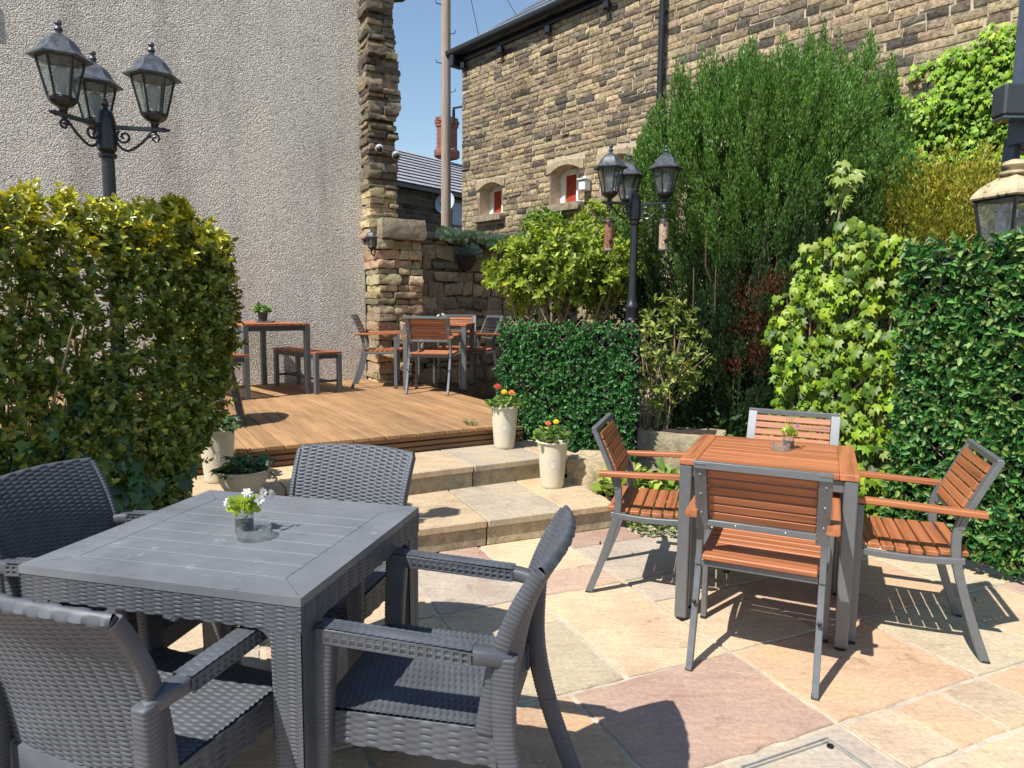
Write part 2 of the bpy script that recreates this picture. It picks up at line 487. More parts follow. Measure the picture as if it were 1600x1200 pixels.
t.l(cm.outputs[0], br.inputs['Vector']); M['brick'] = t.done(t.pbr(br.outputs['Color'], .85))

X3, Y3, Z3 = V(1, 0, 0), V(0, 1, 0), V(0, 0, 1)
def d2(x, y): return nrm(V(x, y, 0))

# ---- ground, planting bed
mb = MB(); mb.quad((-60, -40, -.06), (60, -40, -.06), (60, 90, -.06), (-60, 90, -.06))
struct(obj('ground', mb, M['soil'], origin=False))

PS, PT = V(.912, .410, 0), V(-.410, .912, 0)             # paving axes
def pv(s, t_, z=0.): return PS * s + PT * t_ + V(0, 0, z)
S0, T0, CS, CT = .92, 1.27, .25, .262
mb = MB(); gm = MB()
gm.quad(pv(-3.6, -1.2, -.007), pv(5.2, -1.2, -.007), pv(5.2, 3.64, -.007), pv(-3.6, 3.64, -.007))
CREAM, BUFF, PINK, ORNG, GREY, OLIV, ROSE = (.60, .475, .325), (.53, .43, .31), (.43, .31, .25), (.53, .375, .25), (.46, .41, .345), (.49, .43, .31), (.47, .35, .28)
explicit = [(2, 4, 3, 6, CREAM), (1, 4, 1, 3, PINK), (4, 7, 1, 3, ORNG), (4, 5, 0, 1, BUFF), (5, 6, 0, 1, ORNG), (6, 7, 0, 1, BUFF), (7, 9, 1, 3, OLIV), (7, 9, 0, 1, ORNG),
            (0, 2, 3, 5, OLIV), (2, 4, -1, 1, GREY), (4, 7, -2, 0, BUFF), (4, 5, 5, 6, GREY), (4, 6, 3, 5, BUFF), (6, 8, 3, 5, ROSE), (0, 2, 5, 6, BUFF), (0, 2, 6, 8, GREY), (2, 4, 6, 7, ROSE), (4, 7, 6, 8, GREY),
            (7, 9, 5, 7, BUFF), (-2, 0, 6, 8, BUFF), (-2, 1, 1, 3, ORNG), (-2, 2, -1, 1, PINK), (5, 7, 5, 6, OLIV), (2, 4, 7, 9, CREAM)]
occ = np.zeros((40, 24), bool); OI, OJ = 18, 10
slabs = []
for (a, b, c_, d, col) in explicit:
    occ[a + OI:b + OI, c_ + OJ:d + OJ] = True; slabs.append((a, b, c_, d, col))
rs = random.Random(5)
pal = [CREAM, BUFF, PINK, ORNG, GREY, OLIV, ROSE, BUFF, CREAM]
for j in range(24):
    for i in range(36):
        if occ[i, j]: continue
        for (w, h) in rs.sample([(3, 2), (2, 2), (2, 3), (2, 1), (1, 2), (3, 2), (2, 2)], 7) + [(1, 1)]:
            if i + w <= 36 and j + h <= 19 and not occ[i:i + w, j:j + h].any():
                occ[i:i + w, j:j + h] = True; slabs.append((i - OI, i + w - OI, j - OJ, j + h - OJ, rs.choice(pal))); break
for (a, b, c_, d, col) in slabs:
    s0, s1, t0, t1 = S0 + a * CS, S0 + b * CS, T0 + c_ * CT, T0 + d * CT
    if t1 > 3.66: continue
    g = .013
    k = [np.array(p) + rs.uniform(-.004, .004) for p in ((s0 + g, t0 + g), (s1 - g, t0 + g), (s1 - g, t1 - g), (s0 + g, t1 - g))]
    # slightly ragged slab edge
    out = []
    for p, q in zip(k, k[1:] + k[:1]):
        m = max(3, int(np.linalg.norm(q - p) / .05))
        for e in range(m):
            w = e / m; out.append(p * (1 - w) + q * w + (np.array([rs.gauss(0, .0028), rs.gauss(0, .0028)]) if e else 0))
    zt = rs.uniform(-.0015, .0015)
    tint = np.array(col) * rs.uniform(.92, 1.08) * V(.96, .92, .90)
    n = len(out); ctr = np.mean(out, 0)
    top = [pv(*p, zt) for p in out]; low = [pv(*(ctr + (p - ctr) * 1.0 + (p - ctr) / np.linalg.norm(p - ctr) * .004), zt - .005) for p in out]; bot = [pv(*p, -.012) for p in out]
    mb.add(top + low + bot, [tuple(range(n))] + [(n + i, n + (i + 1) % n, (i + 1) % n, i) for i in range(n)] + [(2 * n + i, 2 * n + (i + 1) % n, n + (i + 1) % n, n + i) for i in range(n)], tint)
pav = struct(obj('paving', mb, M['flag'], origin=False))
struct(obj('paving_joints', gm, M['grout'], origin=False))
# recessed inspection cover frame
fr = thing('inspection_cover', 'recessed square inspection cover with thin metal frame, set in the paving', 'inspection cover', tuple(pv(1.63, 1.27, 0)))
a0, a1, b0, b1 = 1.445, 1.815, 1.06, 1.485
mb = MB()
for k, (p, q) in enumerate((((a0, b0), (a1, b0)), ((a1, b0), (a1, b1)), ((a1, b1), (a0, b1)), ((a0, b1), (a0, b0)))):
    for off, wd in ((0, .004), (-.014, .003)):
        c0 = np.array([(a0 + a1) / 2, (b0 + b1) / 2]); f = lambda r: c0 + (np.array(r) - c0) * (1 + off / .2)
        mb.bar(pv(*f(p), .0035) - pv(1.63, 1.27), pv(*f(q), .0035) - pv(1.63, 1.27), wd, .008 + k * .0007, b=.001)
obj('frame', mb, plain('worn_galvanised_steel', (.34, .33, .31), .6, .3, .3, 30), fr)
mb = MB()
for s_ in (a0 + .03, a1 - .03):
    mb.lathe([(.011, .003), (.011, .0075), (.007, .0075), (.007, .0045), (.0, .0045)], 10, pv(s_, b1 - .035) - pv(1.63, 1.27))
obj('lifting_eye', mb, M['black_plastic'], fr)

# planting bed behind the paving
mb = MB(); nx, ny = 60, 60
P = np.zeros((ny, nx, 3))
for j in range(ny):
    for i in range(nx):
        s = 2.2 + 3.6 * i / (nx - 1); t_ = 3.655 + 4.0 * j / (ny - 1)
        p = pv(s, t_); z = .02 + .14 * (1 - math.exp(-(t_ - 3.655) * 1.5)) + .03 * nz(p, 2.3) + .015 * nz(p, 9)
        P[j, i] = p + V(0, 0, z)
mb.grid(P)
struct(obj('planting_bed', mb, M['soil'], origin=False, smooth=60))

# ---- stone steps
SD = V(.912, .410, 0); SN = V(.410, -.912, 0)
steps = thing('stone_steps', 'two broad sandstone steps leading from the patio up to the timber deck', 'steps', (.0, 4.2, 0))
O_ = V(.0, 4.2, 0)
def step(front, dirv, back_pts, z0, z1, s0, s1, labelseed):
    r_ = random.Random(labelseed)
    nv_ = V(dirv[1], -dirv[0], 0)
    st = bpy.data.objects.new('step', None); COL.objects.link(st); st.parent = steps; st.empty_display_size = .1
    mt, mr = MB(), MB()
    s = s0
    depth = back_pts
    while s < s1 - .05:
        L = min(r_.uniform(.5, .66), s1 - s)
        if s1 - (s + L) < .2: L = s1 - s
        c0 = front + dirv * (s + L / 2) - nv_ * (depth / 2 - .02) + Z3 * (z1 - .0225)
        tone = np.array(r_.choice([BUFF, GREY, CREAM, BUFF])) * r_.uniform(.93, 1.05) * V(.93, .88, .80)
        for kk in range(2):
            dd = (depth + .02) / 2
            mt.cbox(front + dirv * (s + L / 2) + nv_ * (.02 - dd * (kk + .5)) + Z3 * (z1 - .0225 + r_.uniform(-.001, .001)) - O_, (L - .008, dd - .006, .045), .006, np.array([dirv, nv_ * -1, Z3]), tone * r_.uniform(.94, 1.04))
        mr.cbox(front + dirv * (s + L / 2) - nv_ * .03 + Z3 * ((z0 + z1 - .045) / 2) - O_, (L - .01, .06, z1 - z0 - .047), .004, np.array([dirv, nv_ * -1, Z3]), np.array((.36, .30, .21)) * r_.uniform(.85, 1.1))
        s += L
    mt.cbox(front + dirv * (s0 + s1) / 2 - nv_ * (depth / 2) + Z3 * ((z0 + z1) / 2 - .03) - O_, (s1 - s0 - .03, depth - .08, z1 - z0 - .055), .002, np.array([dirv, nv_ * -1, Z3]), (.3, .26, .2))
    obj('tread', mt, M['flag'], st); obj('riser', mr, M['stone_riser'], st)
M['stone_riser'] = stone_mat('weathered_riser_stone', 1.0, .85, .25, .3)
step(V(.01, 3.955, 0), SD, .96, 0., .157, -3.0, .74, 3)
SD2 = d2(.865, .50)
step(V(.007, 4.765, 0), SD2, .72, .157, .31, -2.7, .55, 8)

# ---- timber deck
FD, BD = d2(.86, .51), d2(-.51, .86)
F0 = V(-.163, 5.33, 0)
WD, WN = d2(.880, .475), d2(.475, -.880)                 # roughcast wall
WE = V(-1.84, 8.645, 0)                                    # its right-hand end
BO, BDR, BN = V(-1.4, 9.12, 0), d2(.66, .751), d2(.751, -.66)   # boundary wall
deck = thing('timber_deck', 'raised orange brown timber deck above the stone steps', 'deck', tuple(F0))
mb = MB(); r_ = random.Random(2)
A = np.array([BD, FD, Z3])
def hit(p, d, q, e):
    m = np.array([[d[0], -e[0]], [d[1], -e[1]]]); return np.linalg.solve(m, (q - p)[:2])
s = -4.3
while s < .62:
    w = .118; p = F0 + FD * (s + w / 2)
    t1, k1 = hit(p, BD, WE, WD); t2, k2 = hit(p, BD, BO, BDR)
    L = t1 - .01 if k1 < .0 else (t2 - .02)
    L = max(.3, min(L, 5.2))
    if s > .1: st_ = .25
    else: st_ = -.035
    mb.cbox(F0 + FD * (s + w / 2) + BD * (L + st_) / 2 + Z3 * (.446 + r_.uniform(-.001, .001)) - F0, (w - .006, L - st_, .028), .004, np.array([FD, BD, Z3]), np.array((1, 1, 1)) * r_.uniform(.84, 1.12))
    s += w
# grain runs along local y: rotate the object so boards line up with it
def local_rot(mb, ang):
    ca, sa = math.cos(-ang), math.sin(-ang); R = np.array([[ca, -sa, 0], [sa, ca, 0], [0, 0, 1]])
    mb.v = [v @ R.T for v in mb.v]
ang = math.atan2(FD[1], FD[0])
local_rot(mb, ang); ob = obj('deck_boards', mb, M['deck'], deck); ob.rotation_euler.z = ang
mb = MB()
for k, zz in enumerate((.415, .372, .33)):
    mb.cbox(FD * -2.1 + BD * .012 + Z3 * zz, (4.8, .024, .034), .006, np.array([FD, BD, Z3]), np.array((1, 1, 1)) * (1 - .1 * (k % 2)))
mb.cbox(FD * -2.1 + BD * .035 + Z3 * .37, (4.8, .02, .12), .002, np.array([FD, BD, Z3]), (.25, .25, .25))
local_rot(mb, ang); ob = obj('fascia', mb, M['fascia'], deck); ob.rotation_euler.z = ang

# ---- roughcast building with its ragged stone end
RB = thing('roughcast_building', 'tall windowless building with grey roughcast wall and ragged stone end', 'building', tuple(WE))
mb = MB()
x0, x1, zz0, zz1 = -6.5, .0, -.05, 6.6
mb.cbox(WD * (x0 + x1) / 2 - WN * 1.5 + Z3 * (zz0 + zz1) / 2, (x1 - x0, 3.0, zz1 - zz0), .01, np.array([WD, -WN, Z3]))
local_rot(mb, math.atan2(WD[1], WD[0])); ob = obj('wall', mb, M['render'], RB); ob.rotation_euler.z = math.atan2(WD[1], WD[0])
mb = MB()
mb.cbox(WD * -3.78 + WN * .006 + Z3 * 4.13, (.36, .03, .30), .012, np.array([WD, -WN, Z3]))
obj('repair_patch', mb, plain('smooth_cement_patch', (.40, .37, .34), .9, 0, .15, 9), RB)
mb = MB()
RP = [(.25, .20, .14), (.20, .155, .11), (.15, .12, .09), (.30, .235, .15), (.11, .09, .07)]
RL = [(.42, .34, .20), (.37, .29, .18), (.36, .25, .15), (.30, .24, .16), (.45, .37, .23)]
z = 2.2
Rm = np.array([WD, -WN, Z3])
while z < 6.4:
    h = rng.uniform(.04, .10)
    wob = .02 * math.sin(z * 2.1) + .03 * (z > 3.2) * math.sin(z * 5)
    dep = .34 + rng.uniform(-.05, .05)
    split = rng.uniform(.10, .2)
    for (a, b) in ((-.045 + rng.uniform(-.02, .015), split), (split + .006, .315 + wob + rng.uniform(-.03, .025))):
        dd = dep + rng.uniform(-.035, .035)
        pal_ = RP if z > 2.75 else RL  # upper courses take darker tints, their weaker light put into the colour
        rock(mb, WD * (a + b) / 2 + WN * dd / 2 + Z3 * (z + h / 2), (b - a, dd, h - .004), Rm, .24, 5, pick(1, pal_, None, .18)[0], .08)
    z += h
obj('ragged_stone_end', mb, M['stone'], RB, smooth=50)
mb = MB(); mb.cbox(WD * .15 + WN * .15 + Z3 * 4.2, (.27, .27, 4.4), .01, Rm, (.12, .095, .07))
obj('mortar_core', mb, M['dark_mortar'], RB)
mb = MB(); mb.tube([WD * .3 + WN * .22 + Z3 * 5.02, WD * .42 + WN * .22 + Z3 * 5.05, WD * .47 + WN * .22 + Z3 * 5.10], .05, 10)
mb.cbox(WD * .38 + WN * .22 + Z3 * 5.14, (.2, .14, .05), .01, Rm)
obj('gutter_end', mb, M['black_iron'], RB)

# ---- stone boundary wall with its pier
BW = thing('stone_boundary_wall', 'old rubble stone boundary wall with big coping stone, behind the deck', 'wall', tuple(BO))
mb = MB()
PE = V(-1.50, 8.26, 0) - BO
z = .40
while z < 2.12:
    h = min(rng.uniform(.06, .16), 2.17 - z)
    sp = rng.uniform(.06, .18); sp2 = rng.uniform(.24, .36)
    for (a, b) in ((-.105 + rng.uniform(-.02, .01), sp), (sp + .006, sp2), (sp2 + .006, .44 + rng.uniform(-.012, .012))):
        dd = .66 + rng.uniform(-.03, .03)
        rock(mb, PE + WD * (a + b) / 2 - WN * (dd / 2 - rng.uniform(-.02, .05)) + Z3 * (z + h / 2), (b - a, dd, h - .005), Rm, .2, 6, pick(1, RL, None, .18)[0], .08)
    z += h
mb.cbox(PE + WD * .19 - WN * .52 + Z3 * 1.2, (.44, .86, 1.9), .01, Rm, (.2, .15, .1))
obj('pier', mb, M['stone'], BW, smooth=50)
mb = MB(); rock(mb, PE + WD * .19 - WN * .22 + Z3 * 2.295, (.56, .66, .245), Rm, .05, 6, (.27, .225, .16), .1)
obj('coping_stone', mb, M['stone'], BW, smooth=50)
mb = MB()
W_ = lambda x, z, k=0.: BDR * x + Z3 * z + BN * k
mb.cbox(W_(1.9, 1.18, -.2), (4.6, .36, 2.3), .01, np.array([BDR, -BN, Z3]), (.14, .11, .085))
courses(mb, V(0, 0, 0), BDR, BN, -.1, 4.1, .3, 2.28, lambda z: rng.uniform(.1, .26), lambda: rng.uniform(.16, .46), .045,
        [(.27, .21, .15), (.33, .26, .18), (.21, .17, .125), (.37, .29, .19)], None, (), .016, .018, 5, 4)
obj('rubble_face', mb, M['stone'], BW, smooth=55)
mb = MB(); x = -.1
while x < 4.1:
    L = rng.uniform(.5, .9); rock(mb, W_(x + L / 2, 2.335, -.14), (L - .01, .5, .10), np.array([BDR, -BN, Z3]), .1, 5, pick(1, [(.27, .23, .18), (.22, .19, .15)], None, .1)[0], .2); x += L
obj('coping', mb, M['stone'], BW, smooth=50)

# ---- big stone house on the right
HO, HD, HN = V(-.96, 13., 0), d2(.66, -.751), d2(-.751, -.66)
SH = thing('stone_house', 'big coursed stone house with arched window lintels and long black gutter', 'house', tuple(HO))
wins = [(.51, 1.15, 3.0, 3.56), (2.33, 2.99, 3.0, 3.60), (3.40, 4.05, 3.0, 3.60)]
holes = [(a, b, c_, d) for a, b, c_, d in wins]
lint = [(a - .08, b + .07, d - .10, d + .075) for a, b, c_, d in wins]
sills = [(a - .10, b + .09, c_ - .12, c_ + .0) for a, b, c_, d in wins]
HP = [(.37, .285, .18), (.32, .25, .16), (.26, .205, .14), (.185, .148, .11), (.10, .086, .07), (.385, .30, .195)]
HW = [4.5, 5, 4.4, 3.4, 2.3, 2]
mb = MB()
hs = [(a, b, c_ - .1, d + .02) for a, b, c_, d in holes] + lint + sills
courses(mb, V(0, 0, 0), HD, HN, 0., 4.52, .3, 5.84, lambda z: rng.uniform(.072, .105), lambda: rng.uniform(.13, .36), .024, HP, HW, hs, .016, .006)
courses(mb, V(0, 0, 0), HD, HN, 4.52, 9.6, 1.2, 5.84, lambda z: rng.uniform(.078, .112), lambda: rng.uniform(.15, .40), .024, HP, HW, hs, .017, .006)
obj('stonework', mb, stone_mat('sooty_gritstone', 1.5, .85, .9, .55), SH, smooth=55)
mb = MB()
rect_wall(mb, V(0, 0, 0), HD, HN, -.0, 9.6, -.1, 5.9, holes, -.004, .34)
mb.quad(V(0, 0, -.1), V(0, 0, 5.9), V(0, 0, 5.9) - HN * 5, V(0, 0, -.1) - HN * 5)
mb.quad(HD * 9.6 + V(0, 0, -.1), HD * 9.6 + V(0, 0, 5.9), HD * 9.6 - HN * 5 + V(0, 0, 5.9), HD * 9.6 - HN * 5 + V(0, 0, -.1))
obj('wall', mb, M['mortar'], SH)
HR = np.array([HD, -HN, Z3])
for (a, b, c_, d) in wins:
    wf = MB(); dpt = -.26
    for (p, q, w) in (((a + .05, c_), (a + .05, d), .10), ((b - .05, c_), (b - .05, d), .10), ((a, c_ + .035), (b, c_ + .035), .07), ((a, d - .06), (b, d - .06), .09), ((a + .56 * (b - a), c_), (a + .56 * (b - a), d), .045)):
        wf.bar(HD * p[0] + Z3 * p[1] + HN * dpt, HD * q[0] + Z3 * q[1] + HN * dpt, w, .05, HN, .004)
    wo = obj('window', wf, M['white_frame'], SH)
    g = MB(); g.cbox(HD * (a + b) / 2 + Z3 * (c_ + d) / 2 + HN * (dpt - .02), (b - a, .008, d - c_), .001, HR)
    obj('pane', g, M['pane'], wo)
    g = MB(); mid = a + (b - a) * .60
    P = np.zeros((2, 24, 3))
    for i in range(24):
        x = a + .10 + (mid - a - .10) * i / 23
        for j in range(2): P[j, i] = HD * x + Z3 * (c_ + .02 + (d - c_ - .06) * j) + HN * (dpt - .010 + .004 * math.sin(i * 1.6))
    g.grid(P); obj('curtain', g, M['curtain'], wo)
    g = MB()
    rock(g, HD * (a + b) / 2 + Z3 * (c_ - .06) + HN * .03, (b - a + .18, .2, .115), HR, .06, 4, (.27, .22, .16), .1)
    obj('sill', g, M['stone'], wo, smooth=50)
    g = MB(); n = 14; fv = []
    for k in range(n + 1):
        u = k / n; x = a - .08 + (b - a + .15) * u
        zb = d - .10 if (x < a or x > b) else d - .10 + .10 * math.sin(PI * (x - a) / (b - a)) ** .8
        zt = d + .035 + .035 * math.sin(PI * u)
        for (zz, kk) in ((zb, -.28), (zb, .022), (zt, .022), (zt, -.02)):
            fv.append(HD * x + Z3 * zz + HN * kk)
    fs = [(k * 4 + j, (k + 1) * 4 + j, (k + 1) * 4 + j + 1, k * 4 + j + 1) for k in range(n) for j in range(3)] + [(0, 1, 2, 3), (n * 4 + 3, n * 4 + 2, n * 4 + 1, n * 4)]
    g.add(fv, fs, (.37, .30, .20)); obj('lintel', g, M['stone'], wo)
g = MB()
P = np.array([[HD * x + Z3 * (5.86 + z) + HN * y for x in (-.2, 9.8)] for (z, y) in ((.0, .02), (-.02, .13), (.0, .2), (.06, .24), (.11, .24), (.11, .22), (.05, .2), (.02, .13), (.11, .03))])
g.grid(P); obj('gutter', g, M['black_iron'], SH, smooth=50)
g = MB(); g.cbox(HD * 4.8 + HN * .025 + Z3 * 5.85, (10., .05, .16), .004, HR)
for x in (.12, 1.15, 2.3, 3.5, 5): g.cbox(HD * x + HN * .07 + Z3 * 5.68, (.10, .1, .13), .02, HR)
g.cbox(HD * -.05 + HN * .1 + Z3 * 5.78, (.12, .25, .2), .01, HR)
obj('fascia', g, M['black_iron'], SH)
g = MB()
for k in range(9):
    y0, y1 = .16 - k * .3, .16 - (k + 1) * .3 - .04
    zz0_, zz1_ = 5.95 + k * .23, 5.95 + (k + 1) * .23 + .02
    xa, xb = -.15 + max(0, k - .5) * .25, -.15 + max(0, k + .5) * .25
    for x in np.arange(0, 9.6, .32):
        if x < xa: continue
        g.quad(HD * x + HN * y0 + Z3 * (zz0_ + .012), HD * (x + .312) + HN * y0 + Z3 * (zz0_ + .012), HD * (x + .312) + HN * y1 + Z3 * (zz1_ - .005), HD * x + HN * y1 + Z3 * (zz1_ - .005), np.array((1, 1, 1)) * rng.uniform(.7, 1.25))
    g.quad(HD * xa + HN * y0 + Z3 * zz0_, HD * 9.8 + HN * y0 + Z3 * zz0_, HD * 9.8 + HN * y1 + Z3 * (zz1_ - .03), HD * xb + HN * y1 + Z3 * (zz1_ - .03), (.5, .5, .5))
obj('roof', g, M['slate'], SH)
g = MB(); g.tube([HD * 4.5 + HN * .12 + Z3 * 5.9, HD * 4.5 + HN * .10 + Z3 * 5.7, HD * 4.5 + HN * .09 + Z3 * 1.2], .042, 10)
for z in (5.1, 4.2, 3.3): g.tube([HD * 4.5 + HN * .09 + Z3 * z, HD * 4.5 + HN * .09 + Z3 * (z + .06)], .052, 10)
obj('downpipe', g, M['black_iron'], SH, smooth=40)
g = MB(); g.tube([HD * 2.9 - HN * 1.6 + Z3 * 6.6, HD * 2.9 - HN * 1.6 + Z3 * 8.4], .07, 10); obj('flue_pipe', g, M['white_frame'], SH, smooth=40)
g = MB(); g.bar(HD * .0 + HN * -.02 + Z3 * 5.02, HD * -.22 + HN * .05 + Z3 * 5.02, .03, .03); g.cbox(HD * -.2 + HN * .05 + Z3 * 4.86, (.05, .05, .28), .012, HR)
obj('cable_bracket', g, M['black_iron'], SH)
# security light on the house
sl = thing('security_light', 'small white security light box fixed beside the arched window', 'security light', tuple(HO + HD * 3.16 + Z3 * 3.14))
g = MB(); g.cbox(HN * .09 + Z3 * .07, (.13, .14, .15), .012, HR); obj('housing', g, M['white_frame'], sl)
g = MB(); g.cbox(HN * .10 + Z3 * .16, (.15, .17, .02), .004, HR); g.cbox(HN * .05 + Z3 * .19, (.05, .1, .04), .004, HR); obj('hood', g, M['white_frame'], sl)

# ---- dark stone house far behind
KO, KD, KN = V(-4., 19., 0), d2(.63, .776), d2(.776, -.63)
DH = thing('dark_stone_house', 'distant dark stone cottage with grey slate roof and red brick chimney', 'house', tuple(KO))
KR = np.array([KD, -KN, Z3])
mb = MB()
courses(mb, V(0, 0, 0), KD, KN, -.5, 5.5, 2.2, 4.8, lambda z: rng.uniform(.16, .2), lambda: rng.uniform(.2, .38), .02, [(.075, .065, .05), (.05, .043, .036), (.10, .085, .06)], None, [(3.22, 3.95, 3.0, 4.66)], .02, .004, 3, 3)
obj('stonework', mb, M['stone'], DH)
mb = MB(); mb.cbox(KD * 2.5 - KN * 2.5 + Z3 * 2.4, (6., 5., 5.0), .01, KR); obj('wall', mb, plain('grey_mortar', (.16, .145, .13), .95, 0, .2, 10), DH)
mb = MB()
nrow = 11
for k in range(nrow):
    f0, f1 = k / nrow, (k + 1) / nrow
    a0_, a1_ = KN * (.25 - 2.6 * f0) + Z3 * (4.82 + 1.62 * f0 + .035), KN * (.25 - 2.6 * f1 - .04) + Z3 * (4.82 + 1.62 * f1 + .012)
    for x in np.arange(-.8, 8.4, .34):
        mb.quad(KD * x + a0_, KD * (x + .333) + a0_, KD * (x + .333) + a1_, KD * x + a1_, np.array((2.6, 2.6, 2.7)) * rng.uniform(.9, 1.08))
    mb.quad(KD * -.8 + a0_ - Z3 * .035, KD * 8.5 + a0_ - Z3 * .035, KD * 8.5 + a0_, KD * -.8 + a0_, (.25, .25, .25))
mb.quad(KD * -.8 + KN * .25 + Z3 * 4.8, KD * 8.5 + KN * .25 + Z3 * 4.8, KD * 8.5 - KN * 2.4 + Z3 * 6.40, KD * -.8 - KN * 2.4 + Z3 * 6.40, (.3, .3, .3))
obj('roof', mb, M['slate'], DH)
mb = MB(); mb.bar(KD * -.8 + KN * .22 + Z3 * 4.74, KD * 8.5 + KN * .22 + Z3 * 4.74, .1, .14, KN); obj('gutter', mb, M['black_iron'], DH)
mb = MB(); cc = KD * 5.49 - KN * 2.35 + Z3 * .40
mb.cbox(cc + Z3 * 6.7, (.60, .44, 1.2), .01, KR); mb.cbox(cc + Z3 * 7.22, (.66, .5, .1), .01, KR); mb.cbox(cc + Z3 * 7.34, (.70, .54, .12), .01, KR); mb.cbox(cc + Z3 * 7.45, (.64, .48, .1), .01, KR); mb.cbox(cc + Z3 * 6.28, (.78, .6, .3), .06, KR)
obj('chimney', mb, M['brick'], DH)
wf = MB(); a, b, c_, d = 3.24, 3.93, 3.0, 4.62
for (p, q, w) in (((a, c_), (a, d), .08), ((b, c_), (b, d), .08), ((a, d), (b, d), .10), ((a, 3.86), (b, 3.86), .07), ((a, c_), (b, c_), .08)):
    wf.bar(KD * p[0] + Z3 * p[1] + KN * .04, KD * q[0] + Z3 * q[1] + KN * .04, w, .06, KN, .004)
wo = obj('window', wf, M['brown_frame'], DH)
g = MB(); g.cbox(KD * (a + b) / 2 + KN * .02 + Z3 * (c_ + d) / 2, (b - a, .01, d - c_), .001, KR); obj('pane', g, M['net'], wo)
ds = thing('satellite_dish', 'small grey satellite dish on the dark stone cottage wall', 'satellite dish', tuple(KO + KD * 2.68 + KN * .0 + Z3 * 4.2))
g = MB(); R_ = .36
dn = nrm(V(-.25, -.8, .35)); dx, dy, dz = frame(dn)
P = np.zeros((6, 25, 3))
for i in range(6):
    for j in range(25):
        r = R_ * i / 5; a_ = 2 * PI * j / 24
        P[i, j] = KN * .35 + Z3 * .22 + dx * r * math.cos(a_) * .85 + dz * r * math.sin(a_) + dn * (r * r * .55)
g.grid(P); obj('dish', g, plain('grey_dish_paint', (.38, .42, .47), .5, 0, .1), ds, smooth=60)
g = MB(); g.bar(V(0, 0, 0), KN * .35 + Z3 * .2, .04, .04); g.bar(KN * .35 - Z3 * .1, KN * .35 + dn * .38 - Z3 * .02, .025, .025); g.cbox(KN * .35 + dn * .4, (.06, .1, .06), .01)
obj('arm', g, M['black_iron'], ds)

# ---- telephone pole and wires
tp = thing('telephone_pole', 'tall weathered wooden telephone pole with metal climbing steps', 'telephone pole', (-1.55, 16., 0))
mb = MB(); mb.lathe([(.115, 0), (.112, 3), (.108, 6), (.100, 11)], 14)
obj('pole', mb, wood_mat('weathered_pole_timber', (.33, .26, .205), 2, .85, .45), tp, smooth=40)
for k in range(9):
    z = 4.9 + k * .62; s_ = -1 if k % 2 else 1
    g = MB(); g.tube([V(s_ * .09, -.04, z), V(s_ * .21, -.06, z + .02), V(s_ * .215, -.06, z + .075)], .011, 6); obj('climbing_step', g, M['black_iron'], tp)
for k, (x, z) in enumerate(((.0, 5.97), (1.1, 6.2), (1.35, 6.6), (1.6, 6.6))):
    e = HO + HD * x - HN * (.2 + (.9 if k > 1 else .3)) + Z3 * z
    p = V(-1.5, 16, 10.6); pts = [p * (1 - u) + e * u - Z3 * .5 * u * (1 - u) for u in np.linspace(0, 1, 16)]
    g = MB(); g.tube(pts, .008, 5)
    tag(obj('telephone_wire', g, M['black_plastic']), 'thin black wire hanging between telephone pole and stone house roof', 'wire', 'wires from the telephone pole')
# ================================================================ moulded rattan furniture
def weave(nu, nv, pu, pv_, W, H, amp, mode='weave'):
    """height field over a W x H panel"""
    u = np.linspace(0, W, nu)[None, :]; v = np.linspace(0, H, nv)[:, None]
    if mode == 'ridge':
        return amp * np.abs(np.sin(PI * v / pv_)) ** .5 * np.ones_like(u)
    if mode == 'notch':
        cu = np.floor(u / pu); fu = u / pu - cu
        blk = (fu > .38) & (v > H * .18) & (v < H * .82)
        bar_ = np.abs(v / H - .5) < .09
        return np.where(blk & ~bar_, -amp, 0.) + np.zeros_like(v)
    # two staggered lattices of flat oval strand bumps that overlap sideways
    def lat(ou, ov):
        fu = u / (2 * pu) + ou; fu = (fu - np.floor(fu)) * 2 - 1
        fv = v / pv_ + ov; fv = (fv - np.floor(fv)) * 2 - 1
        return np.clip(1 - np.abs(fu / .60) ** 2.4 - np.abs(fv) ** 2.4, 0, 1) ** .55
    return amp * np.maximum(lat(0, 0), lat(.5, .5))

def panel(mb, p00, p10, p11, p01, n, pu=.030, pv_=.0125, amp=.0035, mode='weave', ru=6, rv=5, curve=None):
    """woven quad panel; n = outward direction"""
    p00, p10, p11, p01, n = [np.asarray(p, float) for p in (p00, p10, p11, p01, n)]
    W = (np.linalg.norm(p10 - p00) + np.linalg.norm(p11 - p01)) / 2; H = (np.linalg.norm(p01 - p00) + np.linalg.norm(p11 - p10)) / 2
    cu = max(2, round(W / pu)); cv = max(1, round(H / pv_)); pu, pv_ = W / cu, H / cv
    if mode == 'ridge': nu = 2
    else: nu = cu * ru + 1
    nv = cv * rv + 1 if mode != 'notch' else 23
    h = weave(nu, nv, pu, pv_, W, H, amp, mode)
    u = np.linspace(0, 1, nu)[None, :, None]; v = np.linspace(0, 1, nv)[:, None, None]
    P = p00 * (1 - u) * (1 - v) + p10 * u * (1 - v) + p11 * u * v + p01 * (1 - u) * v
    N = np.broadcast_to(nrm(n), P.shape)
    if curve is not None: P, N = curve(P, u, v)
    mb.grid(P + N * h[..., None], flip=bool(np.dot(np.cross(p10 - p00, p01 - p00), n) < 0))

